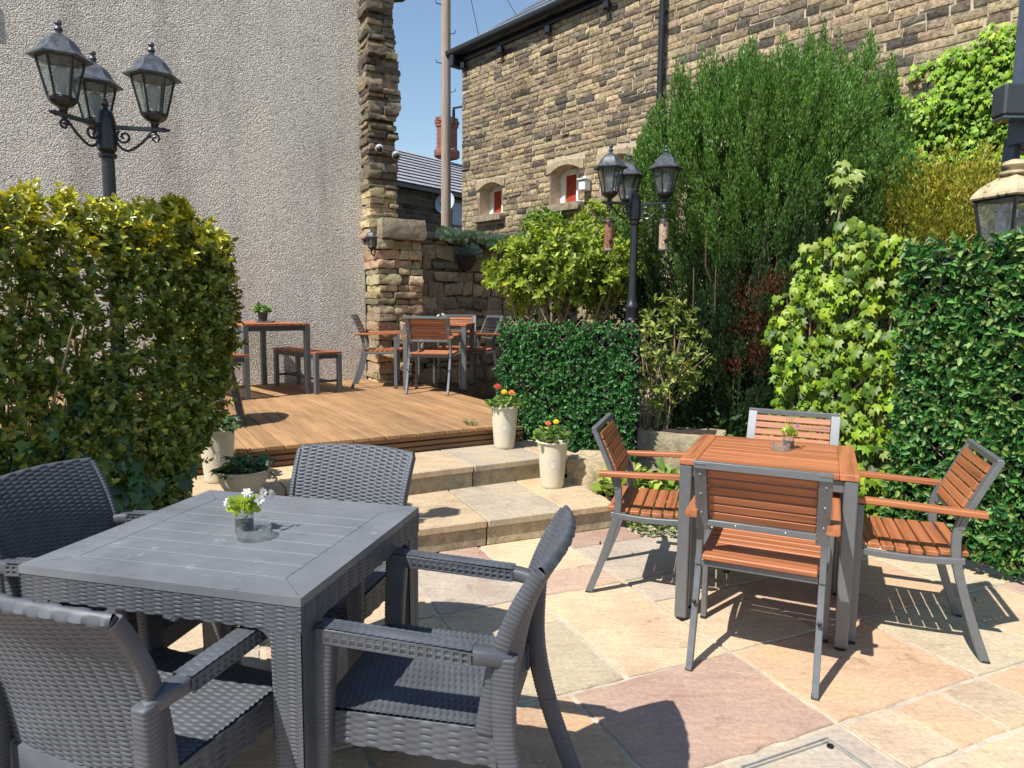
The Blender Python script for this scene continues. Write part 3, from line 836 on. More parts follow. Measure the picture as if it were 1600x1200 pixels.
def ridged(mb, path, w, h, side, pitch=.011, amp=.0022):
    """rectangular leg with fine ridges across it"""
    P = np.asarray(path, float); d = np.concatenate([[0], np.cumsum(np.linalg.norm(np.diff(P, axis=0), axis=1))])
    n = int(d[-1] / pitch) * 4 + 1; s = np.linspace(0, d[-1], n)
    Q = np.stack([np.interp(s, d, P[:, k]) for k in range(3)], 1)
    w = np.interp(s, d, np.broadcast_to(w, len(P))); h = np.interp(s, d, np.broadcast_to(h, len(P)))
    r = amp * (np.abs(np.sin(PI * s / pitch)) ** .6 - .6)
    mb.sweep(Q, w + 2 * r, h + 2 * r, side, True, .3)

def smooth_path(pts, n=20):
    P = np.asarray(pts, float); t = np.arange(len(P)); out = []
    for u in np.linspace(0, len(P) - 1, n):
        i = min(int(u), len(P) - 2); f = u - i
        p0, p1, p2, p3 = P[max(i - 1, 0)], P[i], P[i + 1], P[min(i + 2, len(P) - 1)]
        out.append(.5 * ((2 * p1) + (-p0 + p2) * f + (2 * p0 - 5 * p1 + 4 * p2 - p3) * f * f + (-p0 + 3 * p1 - 3 * p2 + p3) * f ** 3))
    return np.array(out)

GR = 'rattan chairs around the grey rattan table'
def make_rattan_chair():
    ch = thing('rattan_chair', '', 'armchair', (0, 0, 0), 0, GR)
    # --- backrest (local: x right, y forward, z up)
    def bp(u, v):                      # u -1..1, v 0..1
        wb = .222 + .020 * v
        zt = .415 + (.822 - .415) * v + .012 * v * (1 - u * u)
        y = .045 - .045 * v - .082 * v ** 2.8 - .034 * (1 - u * u) * (.35 + .65 * v)
        return np.stack([u * wb, y, zt], -1)
    nu_, nv_ = 16 * 7 + 1, 32 * 6 + 1
    uu, vv = np.meshgrid(np.linspace(-1, 1, nu_), np.linspace(0, 1, nv_))
    P = bp(uu, vv); e = 1e-3
    Tu = bp(uu + e, vv) - bp(uu - e, vv); Tv = bp(uu, vv + e) - bp(uu, vv - e)
    N = nrm(np.cross(Tu, Tv))          # points backwards (-y) or forwards
    if N[..., 1].mean() < 0: N = -N
    h = weave(nu_, nv_, .44 / 16, .43 / 32, .44, .43, .0052)
    em = np.clip((1 - np.abs(uu)) / .05, 0, 1)      # plain rim at the sides
    mb = MB(); th = .011
    F = P + N * (th + h * np.minimum(em, 1))[..., None]; B = P - N * (th + h * np.minimum(em, 1))[..., None]
    mb.grid(F, flip=True); mb.grid(B)
    for k in (0, nu_ - 1):
        mb.grid(np.stack([F[:, k], B[:, k]], 1), flip=(k == 0))
    m = 9                               # rounded woven top rim
    top = np.stack([F[-1], (F[-1] * .75 + B[-1] * .25) + Z3 * .007, (F[-1] + B[-1]) / 2 + Z3 * .010, (F[-1] * .25 + B[-1] * .75) + Z3 * .007, B[-1]], 0)
    mb.grid(top, flip=True)
    obj('backrest', mb, M['rattan'], ch, smooth=60, weld=True)
    for s in (-1, 1):                   # ridged side stiles
        mb = MB()
        vs = np.linspace(0, .985, 14); path = np.array([bp(np.array(float(s)), np.array(x)) for x in vs]) + V(-s * .003, .002, 0)
        ridged(mb, path, .018, np.linspace(.046, .030, 14), X3, .0115, .002)
        obj('back_stile', mb, M['rattan'], ch, smooth=60)
    # --- seat
    mb = MB()
    def sc(P, u, v):
        Q = P.copy(); x = (u - .5) * 2
        Q[..., 2] += (-.010 * np.sin(PI * u) * np.sin(PI * np.clip(v * .9, 0, 1)) - .022 * np.clip((v - .86) / .14, 0, 1) ** 2)[..., 0]
        return Q, np.broadcast_to(Z3, Q.shape)
    panel(mb, (-.215, .03, .425), (.215, .03, .425), (.222, .475, .43), (-.222, .475, .43), Z3, .031, .0165, .0038, 'weave', 6, 6, sc)
    mb.cbox((0, .25, .395), (.42, .44, .045), .008)
    panel(mb, (-.222, .479, .345), (.222, .479, .345), (.222, .477, .406), (-.222, .477, .406), Y3, .012, .06, .002, 'notch')
    for s in (-1, 1):
        panel(mb, (s * .222, .02, .335), (s * .222, .46, .345), (s * .222, .46, .425), (s * .218, .02, .425), V(s, 0, 0), .034, .0165, .004)
        mb.cbox((s * .212, .24, .38), (.018, .45, .085), .004)
    mb.cbox((0, .468, .375), (.43, .018, .06), .004); mb.cbox((0, .03, .37), (.42, .02, .09), .004)
    obj('seat', mb, M['rattan'], ch, smooth=60)
    for s in (-1, 1):
        # --- arm
        mb = MB(); x = s * .243
        pth = smooth_path([(s * .222, -.005, .60), (s * .235, .03, .612), (x, .09, .617), (x, .26, .628), (x, .44, .634)], 14)
        mb.sweep(pth, np.linspace(.036, .050, 14), .036, X3, True, .3)
        top = [(x - .0245, .07, .634), (x + .0245, .07, .634), (x + .0245, .44, .6525), (x - .0245, .44, .6525)]
        panel(mb, *top, Z3, .027, .02, .0028)
        for q in (-1, 1):
            panel(mb, (x + q * .0253, .07, .598), (x + q * .0253, .44, .616), (x + q * .0253, .44, .650), (x + q * .0253, .07, .632), V(q, 0, 0), .021, .04, .004, 'notch', 8)
        obj('armrest', mb, M['rattan'], ch, smooth=50)
        # --- legs
        mb = MB(); ridged(mb, smooth_path([(x, .432, .645), (x, .442, .45), (x + s * .006, .452, .2), (x + s * .012, .462, 0)], 12), np.linspace(.044, .036, 12), np.linspace(.062, .040, 12), X3)
        obj('leg', mb, M['rattan'], ch, smooth=60)
        mb = MB(); ridged(mb, smooth_path([(s * .226, .0, .612), (s * .224, .0, .42), (s * .228, -.045, .22), (s * .238, -.125, 0)], 12), np.linspace(.040, .036, 12), np.linspace(.056, .042, 12), X3)
        obj('leg', mb, M['rattan'], ch, smooth=60)
    return ch

RTC, RTR = V(-.7665, 1.9174, 0), -.2313
ra, rb = V(math.cos(RTR), math.sin(RTR), 0), V(-math.sin(RTR), math.cos(RTR), 0)
rc = make_rattan_chair()
def place(o, p, face_deg, label, first=None, grp=None):
    if first: o.location = tuple(p); o.rotation_euler.z = math.radians(face_deg - 90); o['label'] = label; return o
    return dup(o, tuple(p), math.radians(face_deg - 90), label, grp)
place(rc, V(.035, 1.69, 0), 169, 'dark grey rattan armchair on the right side of the rattan table, facing left', True)
place(rc, V(-.630, 2.575, 0), 257, 'pale sunlit grey rattan armchair behind the rattan table, facing the camera')
place(rc, V(-1.50, 2.20, 0), -10, 'shaded grey rattan armchair between the hedge and rattan table, facing right')
place(rc, V(-.925, 1.345, 0), 71, 'nearest grey rattan armchair with its back to the camera, in the bottom left corner')

# --- rattan table
rt = thing('rattan_table', 'square grey moulded rattan table with slatted effect top, in the foreground', 'table', tuple(RTC), RTR)
hw, hd = .392, .366
mb = MB(); bw = .095
nb = 7; y0, y1 = -hd + bw, hd - bw; w = (y1 - y0) / nb
for k in range(nb):
    mb.cbox((0, y0 + w * (k + .5), .730), (2 * (hw - bw) - .0012, w - .0011, .02), .0006)
def frm(poly): mb.prism(poly, .719, .740)
g = .0013
frm([(-hw, -hd), (hw, -hd), (hw - bw, -hd + bw - g), (-hw + bw, -hd + bw - g)])
frm([(hw - bw, hd - bw + g), (hw, hd), (-hw, hd), (-hw + bw, hd - bw + g)])
frm([(-hw, -hd + g), (-hw + bw - g, -hd + bw), (-hw + bw - g, hd - bw), (-hw, hd - g)])
frm([(hw - bw + g, -hd + bw), (hw, -hd + g), (hw, hd - g), (hw - bw + g, hd - bw)])
mb.cbox((0, 0, .718), (2 * hw - .02, 2 * hd - .02, .008), .001)
obj('tabletop', mb, M['tabletop'], rt, smooth=30)
ob = bpy.data.objects['tabletop'] if False else None
for (n, L, k) in ((V(0, -1, 0), hw, hd), (V(0, 1, 0), hw, hd), (V(-1, 0, 0), hd, hw), (V(1, 0, 0), hd, hw)):
    mb = MB(); t_ = V(-n[1], n[0], 0)
    zb = .655
    a, b = n * (k - .004) - t_ * L, n * (k - .004) + t_ * L
    panel(mb, a + Z3 * zb, b + Z3 * zb, b + Z3 * .7185, a + Z3 * .7185, n, .0275, .0098, .0028)
    mb.cbox(n * (k - .014) + Z3 * (zb + .031), (2 * L - .03 if abs(n[1]) else .018, .018 if abs(n[1]) else 2 * L - .03, .063), .002)
    for s in (-1, 1):                   # rounded inner corners
        c0 = n * (k - .004) + t_ * s * (L - .078) + Z3 * zb; r = .05; arc = []
        pts = [c0, c0 + Z3 * 0 - t_ * s * r]
        for q in range(7):
            an = PI / 2 * q / 6
            pts.append(c0 - t_ * s * (r - r * math.sin(an)) - Z3 * (r - r * math.cos(an)))
        pts.append(c0 - Z3 * r)
        m = len(pts); mb.add([p for p in pts] + [p - n * .02 for p in pts], [tuple(range(m)), tuple(range(2 * m - 1, m - 1, -1))] + [(i, (i + 1) % m, m + (i + 1) % m, m + i) for i in range(m)])
    obj('apron', mb, M['rattan'], rt, smooth=60)
for sx in (-1, 1):
    for sy in (-1, 1):
        mb = MB(); lw, lb = .078, .062
        X_, Y_ = V(sx, 0, 0), V(0, sy, 0)
        co = X_ * (hw - .004) + Y_ * (hd - .004)
        for (n, t_) in ((X_, Y_), (Y_, X_)):
            a, b = co + Z3 * .002, co - t_ * lb + Z3 * .002
            c_, d = co - t_ * lw + Z3 * .658, co + Z3 * .658
            panel(mb, a, b, c_, d, n, .0265, .0098, .0028)
        P0 = np.array([co - X_ * .002 - Y_ * .002, co - X_ * lb - Y_ * .002, co - X_ * lb - Y_ * lb, co - X_ * .002 - Y_ * lb])
        P1 = np.array([co - X_ * .002 - Y_ * .002, co - X_ * lw - Y_ * .002, co - X_ * lw - Y_ * lw, co - X_ * .002 - Y_ * lw]) + Z3 * .70
        mb.add(np.concatenate([P0, P1]), [(0, 1, 2, 3), (4, 5, 6, 7), (0, 1, 5, 4), (1, 2, 6, 5), (2, 3, 7, 6), (3, 0, 4, 7)])
        obj('leg', mb, M['rattan'], rt, smooth=60)

# ================================================================ hardwood and steel furniture
GW = 'hardwood chairs around the patio hardwood table'
GD = 'hardwood chairs around the deck dining table'
def make_wood_chair():
    ch = thing('hardwood_armchair', '', 'armchair', (0, 0, 0), 0, GW)
    side = [(0, 0), (.048, .13), (.090, .26), (.120, .37), (.133, .45), (.131, .53), (.108, .605), (.058, .72), (.012, .822)]
    for s in (-1, 1):
        x = s * .2245
        mb = MB(); mb.sweep(smooth_path([(x, y, z) for y, z in side[:7]], 26), .024, .034, X3, True, .2)
        obj('leg', mb, M['grey_metal'], ch, smooth=40)
        mb = MB(); mb.lathe([(.009, 0), (.009, .003), (.005, .007), (0, .0075)], 10); mb.v = [v[:, [0, 2, 1]] * V(1, -1, 1) + V(x, .055, .255) for v in mb.v]
        obj('bolt', mb, M['black_plastic'], ch)
        mb = MB(); mb.cbox((s * .251, .49, .302), (.024, .036, .604), .003); obj('leg', mb, M['grey_metal'], ch)
        mb = MB(); mb.cbox((s * .251, .49, .008), (.027, .039, .016), .003); mb.cbox((x, .0, .006), (.027, .03, .012), .003); obj('foot_cap', mb, M['black_plastic'], ch)
        mb = MB(); mb.sweep(smooth_path([(s * .250, .045, .607), (s * .252, .2, .612), (s * .252, .4, .619), (s * .252, .545, .622)], 12), .046, .024, X3, True, .35)
        obj('armrest', mb, M['teak_y'], ch, smooth=40)
    # back frame: flat bars
    f = lambda z: np.interp(z, [p[1] for p in side], [p[0] for p in side])
    mb = MB()
    for s in (-1, 1):
        pts = [(s * .2165, f(z) - .006, z) for z in np.linspace(.535, .822, 9)]
        mb.sweep(pts, .046, .022, X3, True, .15)
    mb.bar((-.2375, f(.812) - .006, .812), (.2375, f(.812) - .006, .812), .0235, .028, Z3, .002)
    mb.bar((-.2, f(.562) - .006, .562), (.2, f(.562) - .006, .562), .0225, .024, Z3, .002)
    obj('back_frame', mb, M['grey_metal'], ch, smooth=40)
    mb = MB()
    for s in (-1, 1):
        for z in (.605, .69, .775):
            mb.sphere((s * .218, f(z) - .018, z), .0055, 8, 6, (1, .5, 1))
    for x in (-.09, .09): mb.sphere((x, f(.562) - .018, .562), .005, 8, 6, (1, .5, 1))
    obj('bolt', mb, M['bolt'], ch, smooth=60)
    for k in range(6):
        z = .592 + k * .0372
        dz = V(0, f(z + .03) - f(z), .03)
        mb = MB(); mb.cbox((0, f(z) + .008, z), (.388, .013, .0345), .003, np.array([X3, nrm(np.cross(dz, X3)) * 1, nrm(dz)]), np.array((1, 1, 1)) * rng.uniform(.86, 1.1))
        obj('back_slat', mb, M['teak_x'], ch)
    for k in range(9):
        u = k / 8; y = .105 + .425 * u; z = .428 - .012 * math.sin(PI * min(u * 1.1, 1)) + .004 * u - (.006 if k == 8 else 0)
        mb = MB(); mb.cbox((0, y, z), (.448 if y > .17 else .415, .0455, .02), .003, None, np.array((1, 1, 1)) * rng.uniform(.86, 1.1))
        obj('seat_slat', mb, M['teak_x'], ch)
    mb = MB()
    for s in (-1, 1):
        mb.sweep(smooth_path([(s * .225, .10, .405), (s * .232, .22, .396), (s * .238, .36, .397), (s * .240, .50, .405)], 12), .022, .026, X3, True, .2)
    mb.bar((-.2125, .112, .400), (.2125, .112, .400), .024, .026, Z3, .002); mb.bar((-.239, .492, .400), (.239, .492, .400), .024, .026, Z3, .002)
    obj('seat_frame', mb, M['grey_metal'], ch, smooth=40)
    return ch

wc = make_wood_chair()
place(wc, V(.904, 2.429, 0), 65, 'hardwood armchair with its slatted back to the camera, in front of the patio hardwood table', True)
place(wc, V(.4545, 3.46, 0), -17, 'hardwood armchair left of the patio hardwood table, beside the stone steps')
place(wc, V(1.985, 2.81, 0), 159, 'hardwood armchair right of the patio hardwood table, next to the artificial hedge screen')
place(wc, V(1.60, 3.84, 0), 243, 'hardwood armchair behind the patio hardwood table, backrest against the climbing ivy')

def make_wood_table(label, w, d, h=.74):
    t_ = thing('hardwood_table', label, 'table')
    e = .075
    for s in (-1, 1):
        mb = MB(); mb.cbox((s * (w / 2 - e / 2), 0, h - .013), (e - .002, d, .026), .003, None, np.array((1, 1, 1)) * rng.uniform(.9, 1.08)); obj('end_board', mb, M['teak_y'], t_)
    n = 8; sw = d / n
    for k in range(n):
        mb = MB(); mb.cbox((0, -d / 2 + sw * (k + .5), h - .0135), (w - 2 * e, sw - .0025, .025), .0022, None, np.array((1, 1, 1)) * rng.uniform(.86, 1.1)); obj('table_slat', mb, M['teak_x'], t_)
    mb = MB(); i = .03
    for s in (-1, 1):
        mb.cbox((0, s * (d / 2 - i), h - .055), (w - .11, .022, .05), .002); mb.cbox((s * (w / 2 - i), 0, h - .055), (.022, d - .11, .05), .002)
    mb.cbox((0, 0, h - .034), (w - .12, .04, .014), .001)
    obj('apron', mb, M['grey_metal'], t_)
    for sx in (-1, 1):
        for sy in (-1, 1):
            mb = MB(); mb.cbox((sx * (w / 2 - .030), sy * (d / 2 - .030), (h - .027 + .012) / 2), (.052, .052, h - .027 - .012), .004); lo = obj('leg', mb, M['grey_metal'], t_)
            mb = MB(); mb.lathe([(.022, 0), (.025, .004), (.025, .013)], 14, (sx * (w / 2 - .030), sy * (d / 2 - .030), 0)); obj('foot_cap', mb, M['black_plastic'], lo, smooth=40)
    return t_
WT = V(1.198, 3.108, 0)
wt = make_wood_table('square hardwood slatted table with grey metal legs on the sunny flagstones', .713, .66)
wt.location = tuple(WT); wt.rotation_euler.z = -.4228

# ---- deck furniture
ZD = V(0, 0, .461)
dt = dup(wt, tuple(V(-.83, 7.86, 0) + ZD), math.radians(-5), 'square hardwood table with four chairs on the timber deck, by the stone wall')
place(wc, V(-.897, 7.16, 0) + ZD, 82, 'hardwood armchair on the deck, back to the camera, in front of the dining table', None, GD)
place(wc, V(-1.828, 7.90, 0) + ZD, 6, 'hardwood armchair on the deck, seen side-on, beside the roughcast wall', None, GD)
place(wc, V(-.70, 8.66, 0) + ZD, 272, 'hardwood armchair on the deck with pale sunlit backrest, behind the deck dining table', None, GD)
k = place(wc, V(-.20, 8.25, 0) + ZD, 205, 'hardwood armchair on the deck with dark backrest, half hidden behind the artificial hedge', None, GD)
for c_ in k.children:
    if c_.name.startswith('back_slat'):
        c_.data = c_.data.copy(); c_.data.materials[0] = M['black_iron']; c_['label'] = 'dark back slat'

LD = d2(-.68, .733)
la = math.atan2(LD[1], LD[0]) - PI / 2
def make_bench(label, w, L, h):
    b = thing('slatted_bench', label, 'bench', (0, 0, 0), 0, 'benches beside the tall deck table')
    n = 26; sw = L / n
    mb = MB()
    for k in range(n): mb.cbox((0, -L / 2 + sw * (k + .5), h - .011), (w, sw - .007, .022), .002, None, np.array((1, 1, 1)) * rng.uniform(.8, 1.1))
    obj('seat', mb, M['teak_x'], b)
    mb = MB()
    for s in (-1, 1): mb.cbox((s * (w / 2 - .012), 0, h - .047), (.022, L - .10, .048), .002); mb.cbox((0, s * (L / 2 - .012), h - .047), (w - .10, .022, .048), .002)
    obj('seat_frame', mb, M['dark_metal'], b)
    for sx in (-1, 1):
        for sy in (-1, 1):
            mb = MB(); mb.cbox((sx * (w / 2 - .024), sy * (L / 2 - .024), (h - .024) / 2), (.048, .048, h - .024), .003); obj('leg', mb, M['grey_metal'], b)
    mb = MB()
    for s in (-1, 1): mb.cbox((0, s * (L / 2 - .024), .13), (w - .097, .024, .024), .002)
    mb.cbox((0, 0, .131), (.024, L - .07, .022), .002)
    obj('stretcher', mb, M['dark_metal'], b)
    return b
TW, TL = .70, 1.16
tw = V(LD[1], -LD[0], 0)
tfl, tfr = V(-2.691, 6.765, 0), V(-2.084, 7.115, 0)
pc = (tfl + tfr) / 2 + LD * (TL / 2 - .03)
pt = thing('slatted_table', 'long hardwood table with dark metal legs against the roughcast wall, at the hedge end', 'table', tuple(pc + ZD), la)
mb = MB(); n = 9
for k in range(n): mb.cbox((-TW / 2 + TW / n * (k + .5), 0, .727), (TW / n - .005, TL, .024), .002, None, np.array((1, 1, 1)) * rng.uniform(.85, 1.1))
obj('tabletop', mb, M['teak_y'], pt)
mb = MB()
for s in (-1, 1): mb.cbox((0, s * (TL / 2 - .014), .689), (TW - .10, .026, .05), .002); mb.cbox((s * (TW / 2 - .014), 0, .689), (.026, TL - .10, .05), .002)
obj('apron', mb, M['dark_metal'], pt)
for sx in (-1, 1):
    for sy in (-1, 1):
        mb = MB(); mb.cbox((sx * (TW / 2 - .027), sy * (TL / 2 - .027), .357), (.054, .054, .714), .003); obj('leg', mb, M['grey_metal'], pt)
bn = make_bench('slatted hardwood bench between the long table and roughcast wall, nearer the dining set', .31, 1.02, .44)
bc = (V(-1.821, 7.244, 0) + V(-2.735, 7.876, 0)) / 2
bn.location = tuple(bc + ZD); bn.rotation_euler.z = la
dup(bn, tuple(pc - tw * (TW / 2 + .12) - LD * .12 + ZD), la, 'slatted hardwood bench mostly hidden behind the tall hedge, left of the long table')
# ================================================================ lamp posts
def glass_mat(name, col, alpha, rough=.08):
    t = NT(name)
    a = t.n('ShaderNodeBsdfTransparent'); a.inputs[0].default_value = (*col, 1)
    vec = t.coord(); n = t.noise(vec, 30, 4)
    p = t.pbr(t.ramp(n, [(.3, (.10, .11, .11)), (.7, (.34, .36, .35))]), rough, 0, None, .6)
    m = t.n('ShaderNodeMixShader'); m.inputs[0].default_value = alpha
    t.l(a.outputs[0], m.inputs[1]); t.l(p, m.inputs[2])
    return t.done(m.outputs[0])
M['lamp_glass'] = glass_mat('dusty_lantern_glass', (.86, .9, .9), .34)
M['bulb'] = plain('frosted_bulb', (.62, .64, .62), .4, 0, .1)
M['clear_glass'] = None
t = NT('clear_table_glass'); gl = t.n('ShaderNodeBsdfGlass'); gl.inputs['IOR'].default_value = 1.46; gl.inputs['Roughness'].default_value = .01; gl.inputs[0].default_value = (.96, .98, .98, 1)
lp = t.n('ShaderNodeBsdfTransparent'); lp.inputs[0].default_value = (.93, .95, .95, 1); mx = t.n('ShaderNodeMixShader'); mx.inputs[0].default_value = .75
t.l(lp.outputs[0], mx.inputs[1]); t.l(gl.outputs[0], mx.inputs[2]); mx.inputs[0].default_value = .5; pw = t.pbr((.75, .8, .82), .12, 0, None, .8); m2 = t.n('ShaderNodeMixShader'); m2.inputs[0].default_value = .05; t.l(mx.outputs[0], m2.inputs[1]); t.l(pw, m2.inputs[2]); M['clear_glass'] = t.done(m2.outputs[0])

def lantern(parent, c, k=1.0, n=6, rot=0.):
    """hexagonal lantern standing on c: frame > roof, glass, bulb"""
    c = np.asarray(c, float)
    S = lambda r, z: (r * k, z * k)
    ring = lambda r, z: [c + k * V(r * math.cos(2 * PI * j / n + rot), r * math.sin(2 * PI * j / n + rot), z) for j in range(n)]
    mb = MB()
    mb.lathe([S(.018, 0), S(.022, .012), S(.042, .022), S(.060, .040), S(.064, .052), S(.058, .060)], n * 2, c, rot)
    a, b = ring(.060, .055), ring(.102, .236)
    for j in range(n):
        mb.tube([a[j], b[j]], .0062 * k, 5)
        for R_ in (a, b): mb.tube([R_[j], R_[(j + 1) % n]], .006 * k, 5)
    fr_ = obj('lantern', mb, M['black_iron'], parent)
    mb = MB()
    mb.lathe([S(.100, .234), S(.136, .236), S(.138, .243), S(.112, .262), S(.092, .282), S(.080, .306), S(.060, .330), S(.032, .348), S(.014, .354), S(.013, .368)], n, c, rot)
    mb.lathe([S(.013, .366), S(.020, .374), S(.016, .386), S(.009, .392), S(.017, .402), S(.014, .414), S(.0, .418)], 10, c)
    obj('roof', mb, M['lamp_roof'], fr_, smooth=25)
    mb = MB(); a, b = ring(.057, .058), ring(.099, .233)
    for j in range(n): mb.quad(a[j], a[(j + 1) % n], b[(j + 1) % n], b[j])
    obj('glass', mb, M['lamp_glass'], fr_)
    mb = MB(); mb.lathe([S(.016, .055), S(.016, .10), S(.022, .115), S(.034, .15), S(.034, .175), S(.02, .2), S(0, .207)], 12, c)
    obj('bulb', mb, M['bulb'], fr_, smooth=60)
    return fr_

def scroll(c, r0, r1, a0, turns, ex, ez, n=26):
    out = []
    for i in range(n):
        u = i / (n - 1); a = a0 + turns * 2 * PI * u; r = r0 + (r1 - r0) * u
        out.append(c + ex * r * math.cos(a) + ez * r * math.sin(a))
    return out

def lamp_post(label, loc, angles, arm_z, base_z):
    lp_ = thing('lamp_post', label, 'lamp post', loc, 0, 'three lantern lamp posts')
    az = arm_z
    mb = MB()
    mb.lathe([(.075, base_z), (.075, base_z + .06), (.055, base_z + .1), (.055, 1.24), (.050, 1.27), (.060, 1.285), (.060, 1.30), (.048, 1.315), (.052, 1.38), (.058, 1.395), (.058, 1.41), (.046, 1.43), (.036, 1.47), (.034, 1.50),
              (.031, az - .22), (.031, az - .16), (.043, az - .155), (.045, az - .14), (.034, az - .13), (.046, az - .115), (.047, az + .02), (.044, az + .04), (.034, az + .075), (.014, az + .09), (.012, az + .10), (.019, az + .108), (.017, az + .122), (.010, az + .128), (.013, az + .138), (.0, az + .15)], 20)
    obj('post', mb, M['black_iron'], lp_, smooth=35)
    for k, ang in enumerate(angles):
        e = V(math.cos(math.radians(ang)), math.sin(math.radians(ang)), 0); s = np.cross(e, Z3)
        mb = MB()
        mb.bar(e * .03 + Z3 * az, e * .285 + Z3 * az, .016, .022, Z3, .003)
        mb.tube([e * .275 + Z3 * az, e * .31 + Z3 * az], [.014, .004], 8)
        big = scroll(e * .085 + Z3 * (az - .045), .008, .038, PI * 1.4, -1.35, e, Z3, 30)
        sml = scroll(e * .235 + Z3 * (az - .045), .006, .026, PI * .2, 1.4, e, Z3, 30)
        mb.tube(big, .0065, 6); mb.tube(sml, .006, 6)
        mb.tube(smooth_path([e * .045 + Z3 * (az - .03), e * .052 + Z3 * (az - .085), e * .10 + Z3 * (az - .115), e * .165 + Z3 * (az - .075), e * .215 + Z3 * (az - .022), e * .245 + Z3 * (az - .018)], 24), .0068, 6)
        mb.lathe([(.012, 0), (.02, .008), (.016, .016)], 10, e * .235 + Z3 * (az + .008))
        ao = obj('arm', mb, M['black_iron'], lp_, smooth=40)
        lantern(lp_, e * .235 + Z3 * (az + .022), 1.0, 6, math.radians(ang + 20))
    return lp_
ll = lamp_post('black lamp post with three lanterns rising out of the tall left hedge', (-1.70, 2.95, 0), (11, 251, 131), 2.65, .3); ll.scale = (.80, .80, .80)
lamp_post('black lamp post with three lanterns behind the artificial hedge, bird feeders hanging from it', (.968, 5.6, 0), (-22, 203, 95), 2.215, .1)

# ---- bird feeders hanging from the right lamp post
def feeder(label, loc, top_z, col):
    f = thing('bird_feeder', label, 'bird feeder', loc, 0, 'bird feeders on the lamp post')
    mb = MB(); mb.tube([V(0, 0, .255), V(0, 0, top_z)], .0025, 5); mb.tube(scroll(V(0, 0, top_z - .012), .012, .012, 0, .8, X3, Z3, 12), .0025, 5); obj('hanger', mb, M['black_iron'], f)
    mb = MB(); mb.lathe([(.0, .258), (.026, .256), (.050, .236), (.052, .228), (.03, .226)], 18); obj('lid', mb, M['black_plastic'], f, smooth=40)
    mb = MB(); mb.lathe([(.034, .014), (.036, .03), (.036, .226)], 20)
    t = NT('seed_' + label.split()[0]); vec = t.coord(); vo = t.n('ShaderNodeTexVoronoi'); vo.inputs['Scale'].default_value = 85; t.l(vec, vo.inputs['Vector'])
    c = t.mul(t.ramp(vo.outputs['Distance'], [(.1, 1.15), (.8, .35)]), col); t.l(vo.outputs['Color'], t.nt.nodes.new('ShaderNodeSeparateColor').inputs[0])
    obj('seed_tube', mb, t.done(t.pbr(c, .35, 0, t.bump(vo.outputs['Distance'], -.6, .004), .5)), f, smooth=40)
    mb = MB(); mb.lathe([(0, 0), (.030, .002), (.038, .010), (.038, .022), (.034, .024)], 18); obj('base', mb, plain('feeder_base_' + label.split()[0], (.3, .27, .24), .4, .3), f, smooth=40)
    mb = MB()
    for (z, a) in ((.075, -1.2), (.20, -1.7)):
        d = V(math.cos(a), math.sin(a), 0); mb.tube([d * .034 + Z3 * z, d * .0415 + Z3 * z], .016 if z < .1 else .009, 12)
    obj('feeding_port', mb, M['black_plastic'], f, smooth=40)
feeder('peanut filled tube bird feeder hanging left of the lamp post', (.968 - .216, 5.6 - .092, 1.835), .345, (.36, .165, .095))
feeder('seed filled tube bird feeder hanging right of the lamp post', (.968 + .218, 5.6 - .088, 1.845), .335, (.62, .44, .31))

# ---- wall lantern, cameras, basket on the stone pier
wl = thing('wall_lantern', 'small black wall lantern with glass panes on the stone pier beside the roughcast wall', 'wall lamp', (-1.60, 8.33, 2.05))
lf = nrm(-WD * .8 + WN * .3)
mb = MB(); mb.lathe([(0, -.10), (.035, -.095), (.05, -.05), (.055, 0), (.05, .05), (.035, .095), (0, .10)], 12); mb.v = [v * V(1, 1, 1) for v in mb.v]
mb.v = [v @ np.array([lf * .35, np.cross(Z3, lf), Z3]) for v in mb.v]
mb.tube(smooth_path([lf * .01 - Z3 * .04, lf * .07 - Z3 * .07, lf * .12 - Z3 * .05, lf * .125 - Z3 * .0], 14), .009, 8)
obj('bracket', mb, M['black_iron'], wl, smooth=50)
lantern(wl, lf * .125 - Z3 * .01, .62)
for k, (o_, lab) in enumerate(((WE + WD * .06 + WN * .40 + Z3 * 3.22, 'small dome security camera on the ragged stone end, nearer the roughcast wall'), (WE + WD * .27 + WN * .38 + Z3 * 3.17, 'small dome security camera on the ragged stone end, nearer the telephone pole'))):
    cm_ = thing('security_camera', lab, 'security camera', tuple(o_), 0, 'security cameras on the ragged stone end')
    mb = MB(); mb.sphere(WN * .03, .052, 14, 10); obj('housing', mb, plain('camera_shell%d' % k, (.35, .35, .36), .35), cm_, smooth=60)
    mb = MB(); mb.sphere(WN * .055 - Z3 * .012 - WD * .01, .038, 14, 10); obj('lens_dome', mb, M['black_plastic'], cm_, smooth=60)

